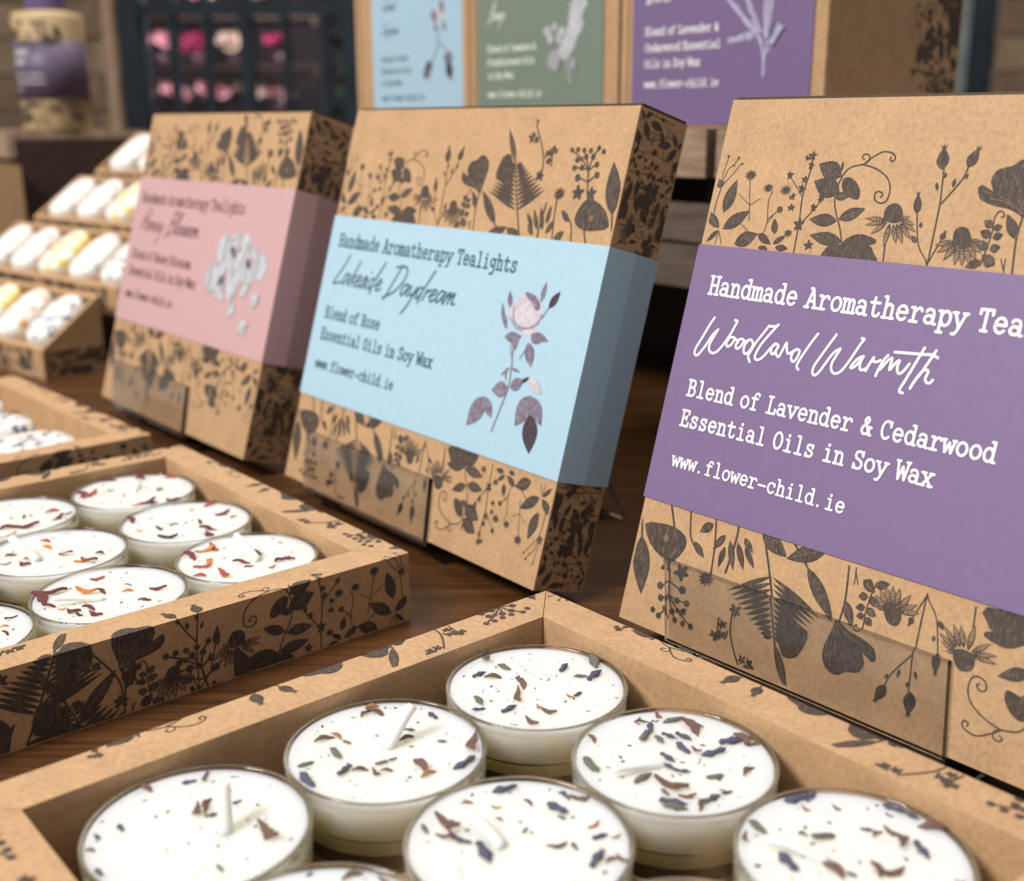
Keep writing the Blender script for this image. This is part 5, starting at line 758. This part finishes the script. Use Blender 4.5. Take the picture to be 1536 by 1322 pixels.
upright_box(-.1083, -.0073, M['green'], M['white_ink'], 'upright kraft box with sage green label and white blossom, middle of the three', (WHITE_BLOOM, [M['bloom'], M['bloom_edge'], M['dark']]),
    cursive('Bluebell' if False else 'Cosy', -94, 59.5, 2.9, .36)+cursive('Breeze', -94, 48.0, 2.9, .36)+uw(-95, (34.2, 28.2, 22.2), ('Blend of Jasmine &', 'Frankincense Oils', 'in Soy Wax'), 2.7)+text(URL, -95, 13.8, 2.7), -.1032, -.0167, 'sage green label')
upright_box(-.0058, .0962, M['purple'], M['white_ink'], 'upright kraft box with purple label and lilac lavender sprig, rightmost on the crates', (LAVENDER, [M['lilac']]),
    cursive('Woodland', 8, 60, 2.9, .36)+cursive('Warmth', 8, 48.3, 2.9, .36)+uw(7.8, (36.0, 29.8, 23.6), ('Blend of Lavender &', 'Cedarwood Essential', 'Oils in Soy Wax'), 2.85)+text(URL, 8, 15.8, 2.75), .0005, .0899, 'purple label')
# ================================================================ TIERED MELT BOXES
q = (-.2452, .5911, .0159, -.7008, .6154); step = Vector((.0313, .0329, .0275)); MWd = .1717; ML = .0433
um = Vector((math.cos(q[3]), math.sin(q[3]), 0)); bmv = Vector((-math.sin(q[3]), math.cos(q[3]), 0))
ct, st = math.cos(q[4]), math.sin(q[4])
def wedge_bm():
    # local: x along front (0 = right end, negative to the left), y back, z up. front height q[2]
    h = q[2]; b = bmesh.new(); L = ML
    def S_(s, n): return (s*ct-n*st, h+s*st+n*ct)     # point on slope plane, n = normal offset
    m = .0028; dp = .0075
    X0, X1 = -MWd, 0
    yb, zb = S_(L, 0)
    o0 = [(X0, 0, h), (X1, 0, h), (X1, yb, zb), (X0, yb, zb)]; bt = [(X0, 0, 0), (X1, 0, 0), (X1, yb, 0), (X0, yb, 0)]
    def rect(s0, s1, x0, x1, n): 
        y0, z0 = S_(s0, n); y1, z1 = S_(s1, n); return [(x0, y0, z0), (x1, y0, z0), (x1, y1, z1), (x0, y1, z1)]
    i0 = rect(m, L-m, X0+m, X1-m, 0); i1 = rect(m, L-m, X0+m, X1-m, -dp)
    V = [[b.verts.new(p) for p in r] for r in (bt, o0, i0, i1)]
    for A, B in zip(V, V[1:]):
        for k in range(4): j = (k+1) % 4; b.faces.new((A[k], A[j], B[j], B[k]))
    b.faces.new(V[3]); b.faces.new(V[0][::-1]); return b
tiers = [('lowest', ['grey', 'orange', 'yellow', 'white', 'white'], 'lowest melt box, at table level'), ('second', ['grey', 'white', 'yellow', 'red', 'white'], ''), ('third', ['white', 'white', 'yellow', 'red', 'white'], ''), ('top', ['white', 'grey', 'orange', 'red', 'white'], '')]
cname = {'grey': 'grey speckled', 'orange': 'orange flecked', 'yellow': 'yellow', 'white': 'white', 'red': 'red flecked'}
order = ['at the right end', 'second from the right end', 'in the middle', 'second from the left end', 'at the left end']
tnames = ['lowest tiered box', 'second lowest tiered box', 'third tiered box up', 'topmost tiered box']
for k, (nm, cols, _) in enumerate(tiers):
    O = Vector((q[0], q[1], 0))+Vector((step.x*k, step.y*k, step.z*k+.0002))
    t = empty('wax_melt_box', O, (0, 0, q[3])); tag(t, 'sloping kraft box of wax melts, '+tnames[k], 'box', 'sloping wax melt boxes in tiers')
    c = obj('carton', wedge_bm(), M['kraft'], t, bevel=.0004, seg=1)
    print_mesh('floral_print', [(PA, lambda X, Y: (X-150, Y-97)), (PA, lambda X, Y: (X-230, Y-97)), (PA, lambda X, Y: (-X-40, Y-103))], lambda X, Y, e: Vector((X, -e, Y)), (-MWd*1000+1, .4, -1, q[2]*1000-.6), (), None, c)
    hh = q[2]*1000; LL = ML*ct*1000; sl = math.tan(q[4])
    pr = print_mesh('floral_print', [(PA, lambda X, Y: (X-20, Y-97)), (PA, lambda X, Y: (X-60, Y-86)), (PA, lambda X, Y: (110-X, Y-93))], lambda X, Y, e: Vector((e, X, Y)), (.5, .4, LL-.5, 14), (), None, c)
    for i, cl in enumerate(cols):
        o = obj('wax_melt', melt_bm(.0375, .0255, .0105), MM[cl], None, True)
        s_ = ML/2; n_ = -.0073
        lx = -MWd/10-MWd/5*i*.985; ly = s_*ct-n_*st; lz = q[2]+s_*st+n_*ct
        p = O+um*lx+bmv*ly; o.location = (p.x, p.y, O.z+lz)
        # melt x axis up the slope
        X = bmv*ct+Vector((0, 0, st)); Z = -bmv*st+Vector((0, 0, ct)); Yv = Z.cross(X)
        Rm = Matrix((X, Yv, Z)).transposed() @ Matrix.Rotation(.12 if i % 2 else .05, 3, 'Z')
        o.rotation_euler = Rm.to_euler()
        tag(o, f'{cname[cl]} oval wax melt {order[i]} of the {tnames[k]}', 'wax melt', 'oval wax melts in the sloping boxes')
st_ = empty('stepped_riser', (q[0], q[1], 0), (0, 0, q[3])); tag(st_, 'dark stepped wooden riser under the tiered melt boxes', 'riser')
ux = step.x*um.x+step.y*um.y; uy = step.x*bmv.x+step.y*bmv.y
for k in range(1, 4): obj('step', box_bm(-MWd+k*ux+.001, k*uy+.0006, 0.0002, k*ux-.0015, (k+1)*uy-.0002, k*step.z), M['riser'], st_, bevel=.0006, seg=1)
# ================================================================ LEFT CRATE + BOTTLE
YL = -.88; uL = Vector((math.cos(YL), math.sin(YL)))
zc = .1245
t = empty('wooden_crate', (-.376, .90, 0), (0, 0, YL)); tag(t, 'wooden crate with shade darkened sides under the purple banded bottle at the left edge', 'crate', 'wooden crates raised behind the display')
bbL = .105
obj('top_board', box_bm(-.22, 0, zc-.006, -.0, bbL, zc), M['crate'], t, bevel=.0006, seg=1)
obj('front_board', box_bm(-.22, -.006, zc-.020, 0, -.0002, zc-.0002), M['crate'], t, bevel=.0008, seg=1)
obj('side_panel', box_bm(-.006, .0005, .0005, -.0002, bbL, zc-.0062), M['riser'], t)  # shaded side of the crate, its shade painted as darker wood
obj('side_panel', box_bm(-.22, .0005, .0005, -.214, bbL, zc-.0062), M['riser'], t)
obj('back_panel', box_bm(-.2138, bbL-.006, .0005, -.0062, bbL, zc-.0062), M['riser'], t)
obj('front_panel', box_bm(-.2135, .001, .0005, -.0065, .006, zc-.030), M['riser'], t)
t = empty('carton_block', (-.362, .872, 0), (0, 0, YL)); tag(t, 'plain brown carton standing in front of the left crate', 'box')
obj('carton', box_bm(-.10, -.035, 0.0003, 0, 0, .100), M['kraft'], t, bevel=.001); obj('lid_flap', box_bm(-.0995, -.0345, .1004, -.0005, -.0005, .1012), M['kraft_deep'], t)
t = empty('diffuser_bottle', (-.3585, .944, zc+.0003)); tag(t, 'cream floral bottle with purple band and violet cap on the left crate', 'bottle')
bt = obj('bottle_body', lathe(bmesh.new(), [(0, 0), (.0245, 0), (.0255, .0015), (.0262, .05), (.0268, .083), (.0255, .0865), (.0155, .0885), (.0145, .0885), (0, .0885)], 48), M['cream'], t, True)
obj('cap', lathe(bmesh.new(), [(0, .0886), (.0140, .0886), (.0145, .0895), (.0145, .118), (.0135, .1195), (0, .1195)], 40), M['cap'], t, True)
bb_ = obj('band', lathe(bmesh.new(), [(.0260, .0235), (.0266, .0235), (.0270, .0660), (.0266, .0660)], 48, True), M['band_purple'], t, True)
def cyl(r): 
    def f(X, Y, e): a = -math.pi/2+X/r; return Vector(((r+e+.0002)*math.cos(a), (r+e+.0002)*math.sin(a), Y))
    return f
def densify(items): return items
print_mesh('floral_print', [(PA, lambda X, Y: (X*1.0-120, (Y-96.3)*.8+60)), (PA, lambda X, Y: (60-X, 24-(Y-96.3)*.8))], cyl(.0268), (-75, 2, 75, 84), [((k, 0, 0), (1, 0, 0)) for k in range(-72, 73, 3)], None, bt)
print_mesh('lettering', [(cursive('Woodland', -22, 56, 2.3, .4)+cursive('Warmth', -22, 49, 2.3, .4)+text('Reed', -22, 41, 2)*0+text('Blend of Lavender &', -22, 40, 1.9)+text('Cedarwood Essential', -22, 35, 1.9)+text('Oils', -22, 30, 1.9), ID)], cyl(.0272), None, [((k, 0, 0), (1, 0, 0)) for k in range(-24, 14, 2)], [M['white_ink']], bb_, 'white lettering', kind=None)
